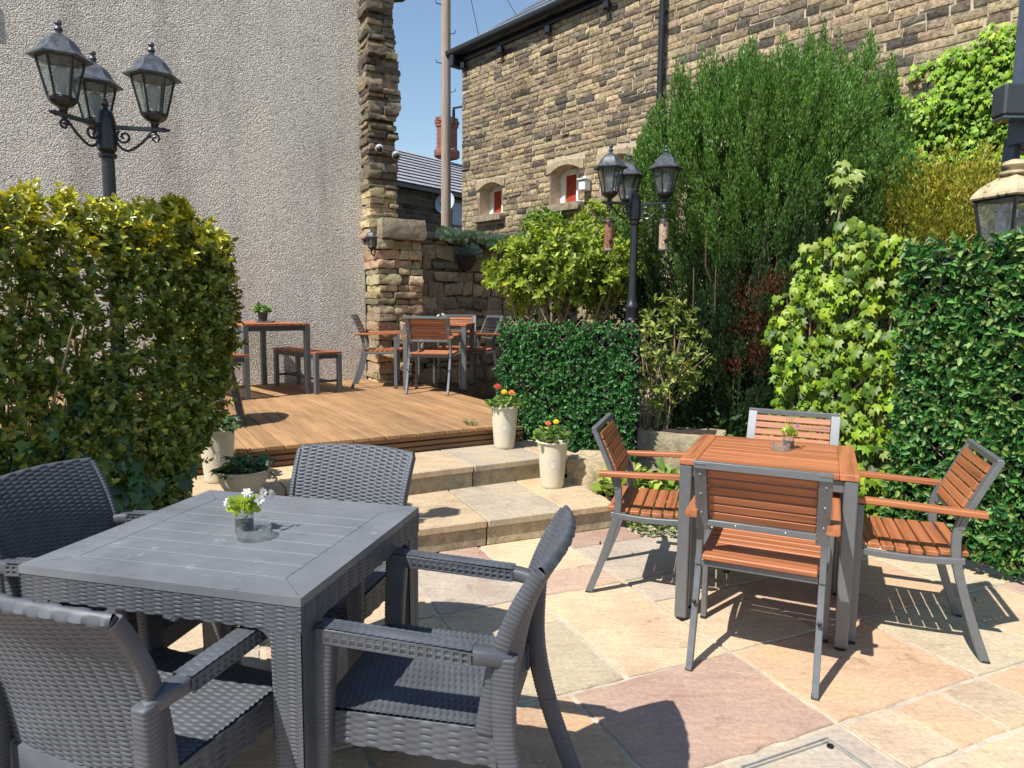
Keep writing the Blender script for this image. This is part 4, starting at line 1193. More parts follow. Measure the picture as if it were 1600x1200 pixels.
# ================================================================ pots
M['cream_pot'] = plain('cream_glazed_pot', (.60, .54, .41), .55, 0, .08, 9, (60, .06, .001))
M['emblem'] = plain('white_emblem_print', (.74, .72, .67), .6, 0, .05)
M['potsoil'] = plain('potting_soil', (.03, .02, .014), .95, 0, .4, 30, (60, 1, .01))
def emblem(mb, rfun, zc, R_, face):
    """round crest printed on the pot: rings and lettering-like blocks following the curved side"""
    def pt(x, z, k=.0012):
        r = rfun(zc + z) + k; a = face + x / r
        return V(r * math.cos(a), r * math.sin(a), zc + z)
    def ringp(r0, r1, a0=0, a1=2 * PI, n=40):
        for i in range(n):
            p, q = a0 + (a1 - a0) * i / n, a0 + (a1 - a0) * (i + 1) / n
            mb.quad(pt(r0 * math.cos(p), r0 * math.sin(p)), pt(r1 * math.cos(p), r1 * math.sin(p)), pt(r1 * math.cos(q), r1 * math.sin(q)), pt(r0 * math.cos(q), r0 * math.sin(q)))
    ringp(R_ * .94, R_); ringp(R_ * .66, R_ * .70)
    for i in range(22):                  # blurred lettering round the rim
        a = 2 * PI * i / 22
        ringp(R_ * .75, R_ * .88, a, a + .16, 2)
    def box(x0, x1, z0, z1):
        for i in range(4):
            a, b = x0 + (x1 - x0) * i / 4, x0 + (x1 - x0) * (i + 1) / 4
            mb.quad(pt(a * R_, z0 * R_), pt(b * R_, z0 * R_), pt(b * R_, z1 * R_), pt(a * R_, z1 * R_))
    box(-.40, .40, .30, .42); box(-.38, -.24, -.30, .24); box(.24, .38, -.30, .24); box(-.12, .12, -.36, .24); box(-.30, .30, -.50, -.42)
def tall_pot(label, loc, k=1.0):
    p = thing('plant_pot', label, 'plant pot', loc, 0, 'tall cream pots by the deck steps')
    h = .325; rb, rt = .076, .104
    rf = lambda z: rb + (rt - rb) * (z / h) ** .85
    mb = MB(); mb.lathe([(0, .0), (rb - .004, 0), (rb, .004)] + [(rf(z), z) for z in np.linspace(.02, h - .012, 8)] + [(rt + .010, h - .010), (rt + .013, h - .003), (rt + .009, h + .003), (rt - .004, h), (rt - .012, h - .05)], 40, cap=False)
    obj('pot_body', mb, M['cream_pot'], p, smooth=40)
    mb = MB(); emblem(mb, rf, .168, .05, math.atan2(-loc[1], -loc[0]) + .06); obj('emblem', mb, M['emblem'], p)
    mb = MB(); mb.lathe([(rt - .010, h - .03), (.05, h - .022), (0, h - .018)], 24, cap=False); obj('soil', mb, M['potsoil'], p)
    return p
PA, PB, PC, PD = V(-.055, 5.215, .31), V(.285, 4.64, .157), V(-1.80, 4.12, .31), V(-1.545, 3.86, .31)
tall_pot('tall cream pot with white round emblem on the top step, beside the deck edge', tuple(PA))
tall_pot('tall cream pot with white round emblem on the lower step, beside the artificial hedge', tuple(PB))
tall_pot('shaded tall cream pot with round emblem, between the left hedge and deck', tuple(PC))
bp_ = thing('bowl_planter', 'low wide cream bowl planter in shade behind the rattan table', 'plant pot', tuple(PD))
mb = MB(); mb.lathe([(0, 0), (.085, 0), (.10, .02), (.128, .07), (.138, .118), (.150, .126), (.154, .136), (.148, .143), (.134, .138), (.128, .11)], 40, cap=False); obj('pot_body', mb, M['cream_pot'], bp_, smooth=40)
mb = MB(); mb.lathe([(.131, .112), (.06, .12), (0, .123)], 24, cap=False); obj('soil', mb, M['potsoil'], bp_)

M['leaf'] = leaf_mat('soft_garden_leaf', .32)
M['gloss_leaf'] = leaf_mat('glossy_evergreen_leaf', .22, .30, 1., .5)
M['petal'] = leaf_mat('flower_petal', .35, .6, 1., .2, (1, 1, 1))
M['stem'] = plain('green_stem', (.10, .16, .03), .6, 0, .2)
M['twig'] = plain('bare_twig_bark', (.30, .23, .14), .85, 0, .35, 20)
M['bark'] = plain('rough_brown_bark', (.13, .085, .055), .95, 0, .4, 14, (30, .8, .01))

def blossom(mb, c, r, tint, petals=7, up=Z3):
    x, y, z = frame(nrm(up)); o = np.asarray(c, float)
    for k in range(2):
        for j in range(petals):
            a = 2 * PI * (j + .5 * k) / petals; d = x * math.cos(a) + z * math.sin(a); s = np.cross(y, d); L = r * (1 - .3 * k)
            lift = y * r * (.15 + .35 * k)
            mb.add([o + y * .1 * r * k, o + d * L * .55 + s * L * .3 + lift * .5, o + d * L + lift, o + d * L * .55 - s * L * .3 + lift * .5], [(0, 1, 2, 3)], np.array(tint) * rng.uniform(.85, 1.1))

def potted(name, label, cat, c, rad, height, nl, size, cols, flowers=(), kind='round', grp=None, stems=10):
    p = thing(name, label, cat, tuple(c), 0, grp)
    th = rng.uniform(0, 2 * PI, nl); r = rad * np.sqrt(rng.uniform(0, 1, nl)); zf = rng.uniform(.15, 1, nl) * (1 - .55 * (r / rad) ** 2)
    pos = np.stack([r * np.cos(th), r * np.sin(th), zf * height], 1)
    dy = nrm(np.stack([np.cos(th), np.sin(th), rng.uniform(-.1, .8, nl)], 1) + rng.normal(0, .35, (nl, 3)))
    nz_ = nrm(np.stack([np.cos(th) * .35, np.sin(th) * .35, np.ones(nl)], 1) + rng.normal(0, .3, (nl, 3)))
    leaves('foliage', M['leaf'], p, pos, dy, nz_, size * rng.uniform(.7, 1.25, nl), pick(nl, cols, None, .2), kind)
    mb = MB()
    for k in range(stems):
        a = rng.uniform(0, 2 * PI); mb.tube([V(0, 0, -.02), V(math.cos(a) * rad * .4, math.sin(a) * rad * .4, height * .5), V(math.cos(a) * rad * .8, math.sin(a) * rad * .8, height * .75)], .0022, 4)
    for (x, y, z, r_, col) in flowers: mb.tube([V(x * .3, y * .3, 0), V(x * .7, y * .7, z * .6), V(x, y, z)], .002, 4)
    obj('stem', mb, M['stem'], p)
    for (x, y, z, r_, col) in flowers:
        mb = MB(); blossom(mb, (x, y, z), r_, col, 8, V(.1 * rng.normal(), -.6, .8)); blossom(mb, (x, y, z + r_ * .3), r_ * .6, col, 6, V(0, -.5, .8)); obj('flower', mb, M['petal'], p)
    return p
G1 = [(.16, .26, .05), (.11, .2, .04), (.22, .33, .07)]
GP = 'flowering plants in the tall cream pots'
potted('bedding_plant', 'low bedding plant with pink, yellow and orange flowers in the top step pot', 'plant', PA + Z3 * .31, .12, .09, 110, .042, G1, [(-.055, -.02, .165, .030, (.75, .09, .09)), (-.005, -.03, .125, .028, (.85, .62, .04)), (.052, -.03, .12, .030, (.85, .28, .06))], 'round', GP)
potted('bedding_plant', 'low bedding plant with orange and yellow flowers in the lower step pot', 'plant', PB + Z3 * .31, .115, .115, 120, .042, G1, [(-.035, -.02, .135, .024, (.80, .2, .10)), (.02, .0, .145, .024, (.85, .7, .05))], 'round', GP)
potted('bedding_plant', 'dark leaved plant with one red flower in the shaded tall pot', 'plant', PC + Z3 * .31, .13, .10, 70, .06, [(.05, .11, .04), (.07, .14, .05)], [(.045, -.03, .15, .032, (.55, .01, .012))], 'ivy', GP)
potted('leafy_bedding_plant', 'broad leaved dark green plant growing in the low bowl planter', 'plant', PD + Z3 * .115, .12, .09, 42, .085, [(.045, .11, .05), (.06, .14, .06)], (), 'ivy')

# ================================================================ things on the tables
def jar(label, loc, r=.026, h=.064):
    j = thing('glass_jar', label, 'glass jar', loc)
    mb = MB(); mb.lathe([(0, .0), (r * .93, 0), (r, .004), (r, h * .8), (r * .88, h * .88), (r * .90, h)], 28, cap=False); obj('glass', mb, M['clear_glass'], j, smooth=40)
    mb = MB(); mb.lathe([(0, .004), (r * .92, .004), (r * .92, h * .52), (0, h * .56)], 20, cap=False); obj('potting_grit', mb, M['dark_grit'], j)
    return j
M['dark_grit'] = plain('dark_root_soil', (.035, .030, .030), .9, 0, .6, 160, (160, 1., .004))
def posy(label, loc, leafc, flowers, nl=60, rad=.042, h=.05, blades=0):
    p = thing('flower_posy', label, 'flowers', loc)
    th = rng.uniform(0, 2 * PI, nl); r = rad * np.sqrt(rng.uniform(0, 1, nl))
    pos = np.stack([r * np.cos(th) * .7, r * np.sin(th) * .7, h * rng.uniform(0, .8, nl)], 1)
    dy = nrm(np.stack([np.cos(th) * r / rad, np.sin(th) * r / rad, rng.uniform(.2, 1.1, nl)], 1))
    leaves('foliage', M['leaf'], p, pos, dy, nrm(rdir(nl) + V(0, -.2, 1)), .024 * rng.uniform(.7, 1.2, nl), pick(nl, leafc, None, .2), 'round')
    mb = MB()
    for (x, y, z, r_, c) in flowers: mb.tube(smooth_path([V(0, 0, -.02), V(x * .5, y * .5, z * .65), V(x, y, z)], 8), .0013, 4)
    for b in range(blades): mb.tube(smooth_path([V(0, 0, 0), V(-.004 + .006 * b, 0, .06), V(-.02 + .014 * b, .0, .10 + .008 * b)], 6), [.0014, .0014, .0013, .0012, .001, .0006], 4)
    obj('stem', mb, M['stem'], p)
    for (x, y, z, r_, c) in flowers:
        mb = MB(); blossom(mb, (x, y, z), r_, c, 6, nrm(V(x, y - .02, .03))); mb.sphere((x, y, z), r_ * .25, 6, 4, (1, 1, 1), (.7, .55, .1)); obj('flower', mb, M['petal'], p)
def ashtray(label, loc, r=.046):
    a = thing('ashtray', label, 'ashtray', loc)
    mb = MB(); h = .032
    mb.lathe([(0, 0), (r * .96, 0), (r, .004), (r * 1.02, h), (r * .90, h), (r * .84, .010), (0, .008)], 40, cap=False); obj('bowl', mb, M['clear_glass'], a, smooth=40)
    mb = MB()
    for k in range(4):
        an = PI / 4 + k * PI / 2; d = V(math.cos(an), math.sin(an), 0); mb.bar(d * r * .82 + Z3 * (h + .001), d * r * 1.03 + Z3 * (h + .001), .010, .006, Z3, .002)
    obj('cigarette_rest', mb, M['clear_glass'], a)
WHT = (.82, .81, .78); LIME = [(.36, .47, .05), (.28, .40, .05), (.44, .52, .09)]
VA = V(-.768, 1.918, .7405)
jar('clear glass jar holding white flowers on the grey rattan table', tuple(VA))
posy('white daisies with lime green leaves in the jar on the rattan table', tuple(VA + Z3 * .055), LIME, [(-.042, -.01, .036, .017, WHT), (.012, -.005, .062, .017, WHT), (.055, .0, .062, .017, WHT), (.075, .01, .056, .016, WHT), (.052, -.02, .045, .019, WHT)], 75, .045, .045)
ashtray('round clear glass ashtray beside the jar on the grey rattan table', tuple(V(-.722, 1.868, .7405)))
VB = V(1.315, 3.20, .7405)
jar('small glass jar with purple flower on the patio hardwood table', tuple(VB), .026, .062)
posy('purple flower and thin grassy stems in the jar on the hardwood table', tuple(VB + Z3 * .055), LIME, [(.035, .0, .055, .019, (.42, .28, .75))], 40, .034, .045, 4)
ashtray('round clear glass ashtray on the patio hardwood table', tuple(V(1.26, 3.155, .7405)), .040)
tray = thing('plant_tray', 'small dark tray under the green pot plant on the long deck table', 'tray', tuple(V(-2.66, 7.32, 1.2)))
mb = MB(); mb.cbox((.03, 0, .006), (.17, .10, .012), .003); obj('dish', mb, M['dark_metal'], tray); mb = MB(); mb.cbox((.03, 0, .014), (.15, .085, .004), .001); obj('liner', mb, M['black_plastic'], tray)
tpot = thing('small_pot', 'small dark plant pot on the long deck table against the roughcast wall', 'plant pot', tuple(V(-2.66, 7.32, 1.217)))
mb = MB(); mb.lathe([(0, 0), (.042, 0), (.052, .085), (.055, .088), (.05, .09), (.046, .08)], 20, cap=False); obj('pot_body', mb, M['dark_metal'], tpot, smooth=40)
mb = MB(); mb.lathe([(.046, .078), (0, .08)], 16, cap=False); obj('soil', mb, M['potsoil'], tpot)
potted('leafy_pot_plant', 'small bright green leafy plant in the dark pot on the long table', 'plant', V(-2.66, 7.32, 1.29), .07, .10, 120, .04, [(.16, .33, .08), (.12, .27, .06)], (), 'round')
posy('small white flowers standing on the deck dining table', tuple(V(-.82, 7.86, 1.22)), LIME, [(-.03, 0, .06, .025, WHT), (.02, 0, .075, .025, WHT), (.05, 0, .05, .022, WHT)], 30)

# ---- A-board on the deck
ab = thing('folding_sign', 'black folding sign board with rounded top on the deck, mostly hidden by the hedge', 'sign board', (-2.05, 5.16, .461))
sd = nrm(V(-.37, .93, 0)); mb = MB()
up1 = nrm(V(-.13, -.02, .66)); nn = nrm(np.cross(sd, up1))
prof = [(0, 0), (.5, 0), (.5, .5)] + [(.25 + .25 * math.cos(a), .5 + .22 * math.sin(a)) for a in np.linspace(0, PI, 12)[1:-1]] + [(0, .5)]
def leaf_panel(o_, up, n_):
    m = len(prof); mbp = MB()
    mbp.add([o_ + sd * a + up * b for a, b in prof] + [o_ + sd * a + up * b + n_ * .022 for a, b in prof], [tuple(range(m)), tuple(range(2 * m - 1, m - 1, -1))] + [(i, (i + 1) % m, m + (i + 1) % m, m + i) for i in range(m)]); return mbp
obj('panel', leaf_panel(V(0, 0, 0), up1, nn), M['black_iron'], ab)
up2 = nrm(V(.12, .0, .66)); o2 = V(-.26, .0, 0)
obj('panel', leaf_panel(o2, up2, nn), M['black_iron'], ab)
mb = MB(); mb.bar(V(0, 0, 0), up1 * .55, .022, .05, nn, .004); mb.tube(scroll(V(-.02, -.01, .02), .03, .03, 0, 1, X3, Z3, 14), .008, 6); obj('leg', mb, M['black_iron'], ab)
mb = MB()
for k in range(9): mb.cbox(o2 + up2 * (.08 + k * .035) + nn * .03 + sd * .02, (.035, .05, .015), .002, np.array([nn, sd, up2]))
obj('lettering', mb, M['white_frame'], ab)

# ---- stone trough, kerb stone, black tub
st_ = thing('stone_trough', 'weathered stone trough under the conifer, behind the hardwood table', 'stone trough', (1.34, 5.36, .13))
tr = np.array([d2(.93, -.36), d2(.36, .93), Z3]); mb = MB(); rock(mb, V(0, 0, .15), (.70, .34, .31), tr, .05, 6, (.36, .30, .2), .12); obj('stone_body', mb, M['stone'], st_, smooth=50)
mb = MB(); mb.cbox(V(0, 0, .302), (.54, .22, .012), .002, tr); obj('soil', mb, M['potsoil'], st_)
ks = thing('kerb_stone', 'rough sandstone block ending the low retaining wall beside the steps', 'stone block', (.62, 4.80, .05))
kr = np.array([d2(.90, -.43), d2(.43, .90), Z3])
mb = MB(); rock(mb, V(-.03, .03, .165), (.30, .34, .25), kr, .08, 5, (.43, .34, .22), .15); obj('stone_body', mb, M['stone'], ks, smooth=50)
mb = MB(); rock(mb, V(.14, -.04, .15), (.12, .26, .26), kr, .14, 5, (.20, .155, .115), .2); obj('broken_end', mb, M['stone'], ks, smooth=50)
tb = thing('plant_tub', 'black plastic tub behind the left hardwood chair, beside the steps', 'plant pot', (.735, 4.34, .0))
mb = MB(); mb.lathe([(0, 0), (.085, 0), (.105, .16), (.112, .162), (.112, .18), (.10, .18), (.098, .15)], 28, cap=False); obj('pot_body', mb, M['black_plastic'], tb, smooth=40)
mb = MB(); mb.lathe([(.10, .15), (0, .155)], 20, cap=False); obj('soil', mb, M['potsoil'], tb)
hp = thing('planter_wall', 'low grey stone planter wall at the foot of the left hedge', 'wall', (-2.0, 3.0, 0))
hr = np.array([d2(.66, .75), d2(-.75, .66), Z3]); mb = MB()
for k in range(4):
    rock(mb, hr[0] * (-1.3 + k * .46) + hr[1] * .34 + Z3 * .22, (.455, .62, .46), hr, .04, 5, pick(1, [(.24, .22, .2), (.2, .185, .17)], None, .08)[0], .12)
obj('stone_body', mb, M['stone'], hp, smooth=50)
mb = MB(); mb.cbox(hr[0] * -.62 + hr[1] * .34 + Z3 * .452, (1.6, .5, .02), .002, hr); obj('soil', mb, M['potsoil'], hp)

# ---- right-hand edge: steel stair frame, flood light, old lantern, pale pier
M['blue_steel'] = plain('blue_grey_steel_paint', (.060, .078, .112), .4, .1, .15, 20)
fs = thing('steel_stair', 'blue grey steel stair frame at the right edge, above the old lantern', 'staircase', (3.235, 4.5, 0))
for (nm_, segs) in (('post', [((0, 0, 2.45), (.0, 0, 4.6), .13, .13)]), ('post', [((.55, .2, 0), (.55, .2, 4.6), .10, .10)]), ('rail', [((.05, .02, 3.13), (.9, .32, 3.13), .06, .07)]), ('rail', [((.05, .02, 2.84), (.9, .32, 2.84), .06, .07)]),
                    ('beam', [((-.02, .0, 2.55), (.9, .32, 2.55), .09, .11)]), ('post', [((-.03, .06, 0), (-.03, .06, 2.50), .07, .07)]), ('baluster', [((.10, .05, 2.84), (.10, .05, 3.13), .03, .03)]), ('beam', [((.02, .0, 3.62), (.9, .32, 3.62), .08, .10)])):
    mb = MB()
    for a, b, w, h in segs: mb.bar(V(*a), V(*b), w, h, Z3 if a[2] == b[2] else V(.94, .33, 0), .004)
    obj(nm_, mb, M['blue_steel'], fs)
mb = MB(); mb.cbox((.35, .16, 2.98), (.45, .02, .26), .002, np.array([d2(.94, .34), d2(-.34, .94), Z3])); obj('mesh_panel', mb, M['black_plastic'], fs)
fl = thing('flood_light', 'dark box shaped flood light fixed to the blue steel post', 'flood light', (3.075, 4.42, 2.58))
mb = MB(); mb.cbox((0, 0, .11), (.16, .13, .19), .012); obj('housing', mb, M['dark_metal'], fl); mb = MB(); mb.cbox((-.0, -.0, .006), (.145, .115, .02), .004); obj('lens', mb, M['pane'], fl)
mb = MB(); mb.bar((.05, .04, .17), (.13, .08, .17), .03, .03); obj('bracket', mb, M['dark_metal'], fl)
mb = MB(); mb.tube(smooth_path([(-.05, 0, 2.42), (.1, -.03, 2.385), (.4, .0, 2.38), (.9, .2, 2.40)], 14), .012, 6); mb.v = [v + V(3.23, 4.45, 0) for v in mb.v]
tag(obj('cable', mb, M['black_plastic']), 'black cable running under the blue steel stair frame', 'cable')
sp_ = thing('spotlight', 'rounded grey spotlight head above the old lantern at the right edge', 'spotlight', (3.42, 4.45, 2.30))
mb = MB(); mb.lathe([(0, -.16), (.05, -.15), (.085, -.10), (.095, -.02), (.085, .0), (0, .0)], 18); mb.v = [v @ np.array([[.9, .3, -.2], [-.3, .95, 0], [.2, .1, .97]]) + V(0, 0, .19) for v in mb.v]
obj('housing', mb, plain('spot_grey', (.22, .26, .3), .4, .2), sp_, smooth=40); mb = MB(); mb.bar((0, 0, .19), (-.1, .1, .16), .03, .03); obj('bracket', mb, M['black_iron'], sp_)
ol = thing('old_lantern', 'big old square lantern with peeling cream roof behind the right artificial hedge', 'lantern', (3.02, 4.25, 0))
t = NT('peeling_cream_paint'); vec = t.coord(); n = t.noise(vec, 9, 5, .6); M['peel'] = t.done(t.pbr(t.ramp(n, [(.36, (.06, .055, .05)), (.43, (.42, .34, .2)), (.7, (.62, .52, .34))]), .6))
mb = MB(); r2 = PI / 4 + .25
mb.lathe([(.212, 2.075), (.220, 2.085), (.212, 2.105), (.165, 2.155), (.09, 2.20), (.06, 2.215)], 4, (0, 0, 0), r2); obj('roof', mb, M['peel'], ol)
mb = MB(); mb.lathe([(.06, 2.21), (.085, 2.22), (.085, 2.232), (.05, 2.24), (.05, 2.255), (.075, 2.27), (.07, 2.29), (.03, 2.305), (0, 2.31)], 16); obj('finial', mb, M['peel'], ol, smooth=40)
mb = MB(); q0 = [V(.12 * math.cos(r2 + k * PI / 2), .12 * math.sin(r2 + k * PI / 2), 1.70) for k in range(4)]; q1 = [V(.192 * math.cos(r2 + k * PI / 2), .192 * math.sin(r2 + k * PI / 2), 2.075) for k in range(4)]
for k in range(4):
    mb.tube([q0[k], q1[k]], .011, 6); mb.tube([q0[k], q0[(k + 1) % 4]], .011, 6); mb.tube([q1[k], q1[(k + 1) % 4]], .014, 6)
obj('frame', mb, M['black_iron'], ol)
mb = MB()
for k in range(4): mb.quad(q0[k] * V(.97, .97, 1), q0[(k + 1) % 4] * V(.97, .97, 1), q1[(k + 1) % 4] * V(.97, .97, 1), q1[k] * V(.97, .97, 1))
obj('glass', mb, M['lamp_glass'], ol)
mb = MB(); mb.lathe([(.06, 0), (.05, .1), (.035, 1.5), (.05, 1.66), (.12, 1.70)], 16); obj('post', mb, M['black_iron'], ol, smooth=40)
gp = thing('pale_pier', 'pale rendered pier at the right edge beside the old lantern', 'pier', (3.66, 4.78, 0))
mb = MB(); mb.cbox((0, 0, 1.02), (.26, .26, 2.04), .01); obj('shaft', mb, plain('pale_render', (.55, .48, .42), .9, 0, .12, 12), gp); mb = MB(); mb.cbox((0, 0, 2.07), (.32, .32, .06), .01); obj('cap', mb, plain('pier_cap', (.45, .4, .36), .9, 0, .12, 12), gp)
# ================================================================ vegetation
def shoots(pos, d, nleaf, L, spread=.9, along=.6):
    """leaf positions / directions / normals for whorled leafy shoots at pos pointing along d"""
    n = len(pos); K = nleaf
    d = nrm(d); a = nrm(np.cross(d, rdir(n))); b = np.cross(d, a)
    th = (np.arange(K)[None] * 2.4 + rng.uniform(0, 6.28, (n, 1)))
    u = np.linspace(0, 1, K)[None] + rng.normal(0, .06, (n, K))
    rad = np.cos(th)[..., None] * a[:, None] + np.sin(th)[..., None] * b[:, None]
    p = pos[:, None] + d[:, None] * (u[..., None] * L * along * K * .25)
    dy = nrm(rad * spread + d[:, None] * (.35 + .5 * u[..., None]) + rng.normal(0, .2, (n, K, 3)))
    nz_ = nrm(d[:, None] * 1.0 - rad * .4 + rng.normal(0, .25, (n, K, 3)))
    return p.reshape(-1, 3), dy.reshape(-1, 3), nz_.reshape(-1, 3)

# ---- tall variegated hedge on the left
H1, HX, HY = V(-1.345, 3.18, 0), d2(.66, .75), d2(-.75, .66)       # right front corner; along; backwards
hb = thing('hedge', 'tall clipped golden evergreen hedge on the left, yellow along its top', 'hedge', tuple(H1 + HX * -.8 + HY * .35 + Z3 * .4))
HOff = H1 + HX * -.8 + HY * .35 + Z3 * .4
pts, dirs, young = [], [], []
def hedge_pt(face):
    if face == 0:  q = (-rng.uniform(0, 2.3), 0, rng.uniform(.45, 1.8)); n = -HY
    elif face == 1: q = (-rng.uniform(0, 2.3), rng.uniform(0, .7), 1.825); n = Z3
    elif face == 2: q = (0, rng.uniform(0, .7), rng.uniform(.55, 1.8)); n = HX
    else: q = (-rng.uniform(0, 2.3), .7, rng.uniform(.5, 1.8)); n = HY
    x, y, z = q; z0 = z
    ux, wz = max(0, (x + .17) / .17), max(0, (z - 1.63) / .17); rr_ = math.hypot(ux, wz)
    if rr_ > 1: x, z = -.17 + .17 * ux / rr_, 1.63 + .17 * wz / rr_
    # rounded shoulders and a gently bulging face
    if z > 1.4: z -= .08 * math.exp(-((x + .08) / .16) ** 2) * (z - 1.4) / .4
    bul = .045 * math.sin(PI * np.clip((z - .5) / 1.5, 0, 1)) + .035 * nz(V(x, y, z), 2.6)
    p = H1 + HX * x + HY * y + Z3 * z + n * bul
    sh = max(0, z - 1.64) / .16
    if face == 0 and z > 1.68: p = p + HY * .05 * sh ** 2
    if face == 2 and z < 1.1: p = p - HX * (1.1 - z) * .38
    if face == 0 and z < 1.1 and x > -.5: p = p - HX * (1.1 - z) * .38 * (1 + x / .5)
    if face == 1: p = p + Z3 * (.03 * nz(p, 3.5) + .02 * (x < -.6))
    return p, n, z0
for face, cnt in ((0, 3300), (1, 1250), (2, 1150), (3, 700)):
    for _ in range(cnt):
        p, n, z = hedge_pt(face)
        if face == 0 and z < 1.4 and x < -.45 and nz(p, 2.3) > .22 + .25 * abs(z - 1.15): continue          # thin, see-through places
        dep = rng.exponential(.035)
        pts.append(p - n * dep); dirs.append(n * .8 + Z3 * rng.uniform(.2, 1.1) + rng.normal(0, .35, 3))
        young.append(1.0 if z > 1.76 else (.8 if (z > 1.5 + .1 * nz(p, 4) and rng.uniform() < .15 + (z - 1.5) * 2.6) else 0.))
pts, dirs, young = np.array(pts), np.array(dirs), np.array(young)
p, dy, nn = shoots(pts, dirs, 13, .036, 1.0, .55)
n = len(p); yg = np.repeat(young, 13)
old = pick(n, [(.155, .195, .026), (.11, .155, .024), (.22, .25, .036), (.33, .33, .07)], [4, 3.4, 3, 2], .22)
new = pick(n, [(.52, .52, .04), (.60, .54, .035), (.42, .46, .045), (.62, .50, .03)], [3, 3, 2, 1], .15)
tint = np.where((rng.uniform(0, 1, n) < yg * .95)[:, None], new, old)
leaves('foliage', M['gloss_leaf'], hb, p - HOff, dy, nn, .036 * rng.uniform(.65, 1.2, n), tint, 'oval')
mb = MB()
for k in range(120):
    x, y = -rng.uniform(.5, 2.2), rng.uniform(.08, .62); b = H1 + HX * x + HY * y + Z3 * .42
    top = b + Z3 * rng.uniform(.7, 1.35) + HX * rng.normal(0, .14) + HY * rng.normal(0, .14); mid = (b + top) / 2 + rng.normal(0, .05, 3)
    mb.tube(smooth_path([b - HOff, mid - HOff, top - HOff], 7), [.011, .010, .009, .007, .006, .004, .003], 5)
obj('stem', mb, M['twig'], hb, smooth=60)
# ivy at the foot of the hedge
iv = thing('ivy', 'dark green large leaved ivy hanging over the lower face of the left hedge', 'ivy', tuple(H1 + Z3 * .5)); IO = H1 + Z3 * .5
P_, D_ = [], []
for _ in range(1500):
    x = -rng.uniform(-.02, 1.75); z = rng.uniform(.32, 1.25)
    q = V(x, 0, z)
    if z > .72 + .5 * math.exp(-((x + .5) / .22) ** 2) + .18 * math.sin(x * 5) + .1 * nz(q, 5): continue
    pp = H1 + HX * (x - max(0, 1.1 - z) * .40 * max(0, 1 + x / 1.2)) + Z3 * z - HY * (rng.uniform(-.03, .06) + .03 * nz(q, 4)); P_.append(pp); D_.append(V(0, 0, -1) + HX * rng.normal(0, .6) - HY * .25)
P_, D_ = np.array(P_), np.array(D_); n = len(P_)
leaves('foliage', M['gloss_leaf'], iv, P_ - IO, D_ + rng.normal(0, .25, (n, 3)), nrm(-HY + Z3 * .55 + rng.normal(0, .35, (n, 3))), .085 * rng.uniform(.55, 1.25, n), pick(n, [(.05, .12, .03), (.07, .16, .035), (.035, .085, .03), (.11, .2, .04)], [3, 3, 2, 1.5], .2), 'ivy')
mb = MB()
for k in range(18):
    x = -rng.uniform(.55, 1.5); b = H1 + HX * x + Z3 * .4 + HY * .05; mb.tube(smooth_path([b - IO, b + HX * rng.normal(0, .1) + Z3 * .15 + HY * .03 - IO, b + HX * rng.normal(0, .15) + Z3 * .3 + HY * .08 - IO], 8), .004, 4)
obj('stem', mb, M['twig'], iv)

# ---- artificial hedge screens on expanding trellis
def screen(label, A, B, z0, z1, nleaf, size, cols, grp, ragged=.03, tw=.011):
    A, B = np.asarray(A, float), np.asarray(B, float); L = np.linalg.norm(B - A); x = (B - A) / L; n = nrm(np.cross(x, Z3))     # n faces the patio
    o = (A + B) / 2 + Z3 * z0; s_ = thing('artificial_hedge', label, 'hedge screen', tuple(o), 0, grp)
    mb = MB(); H = z1 - z0; pitch = .105; k = -H
    while k < L + H:
        for sg in (1, -1):
            pts_ = []
            for (u, v) in ((k, 0), (k + sg * H, H + .028)):
                pts_.append((u, v))
            (u0, v0), (u1, v1) = pts_
            f0, f1 = 0, 1
            if u1 != u0:
                lo, hi = sorted(((0 - u0) / (u1 - u0), (L - u0) / (u1 - u0))); f0, f1 = max(0, lo), min(1, hi)
            if f1 - f0 > .02:
                a = A + x * (u0 + (u1 - u0) * f0) + Z3 * (z0 + (v1 - v0) * f0); b = A + x * (u0 + (u1 - u0) * f1) + Z3 * (z0 + (v1 - v0) * f1)
                mb.bar(a - o + n * .006 * sg, b - o + n * .006 * sg, .005, tw, n, .001)
        k += pitch
    obj('trellis', mb, M['twig_pale'], s_)
    mb = MB(); mb.quad(A + Z3 * (z0) - n * .03 - o, B + Z3 * (z0) - n * .03 - o, B + Z3 * (z1 - .05) - n * .03 - o, A + Z3 * (z1 - .05) - n * .03 - o, (1, 1, 1)); obj('backing_net', mb, M['black_net'], s_)
    N = nleaf // 6
    u, v = rng.uniform(0, L, N), rng.uniform(0, H, N)
    keep = np.array([nz(V(q, w_, 9.), 5.5) > -.42 or rng.uniform() < .35 for q, w_ in zip(u, v)]); u, v = u[keep], v[keep]; N = len(u)
    pos = A + x * u[:, None] + Z3 * (z0 + v)[:, None] + n * (rng.uniform(.0, .05, N) + np.array([.045 * nz(V(q, w_, z0), 4.5) for q, w_ in zip(u, v)]))[:, None] - o
    d = n * 1.0 + Z3 * rng.uniform(-.3, .7, N)[:, None] + x * rng.normal(0, .45, N)[:, None]
    p, dy, nn = shoots(pos, d, 6, size, 1.0, .5); m = len(p)
    leaves('foliage', M['plastic_leaf'], s_, p, dy, nn, size * rng.uniform(.6, 1.2, m), pick(m, cols, None, .22), 'oval')
    return s_
M['twig_pale'] = plain('bleached_willow_lath', (.36, .27, .18), .85, 0, .3, 20)
M['ivy_leaf'] = leaf_mat('climbing_ivy_leaf', .22, .45, 1., .3, (1.1, 1.1, .5))
M['black_net'] = plain('black_backing_net', (.008, .011, .008), .9)
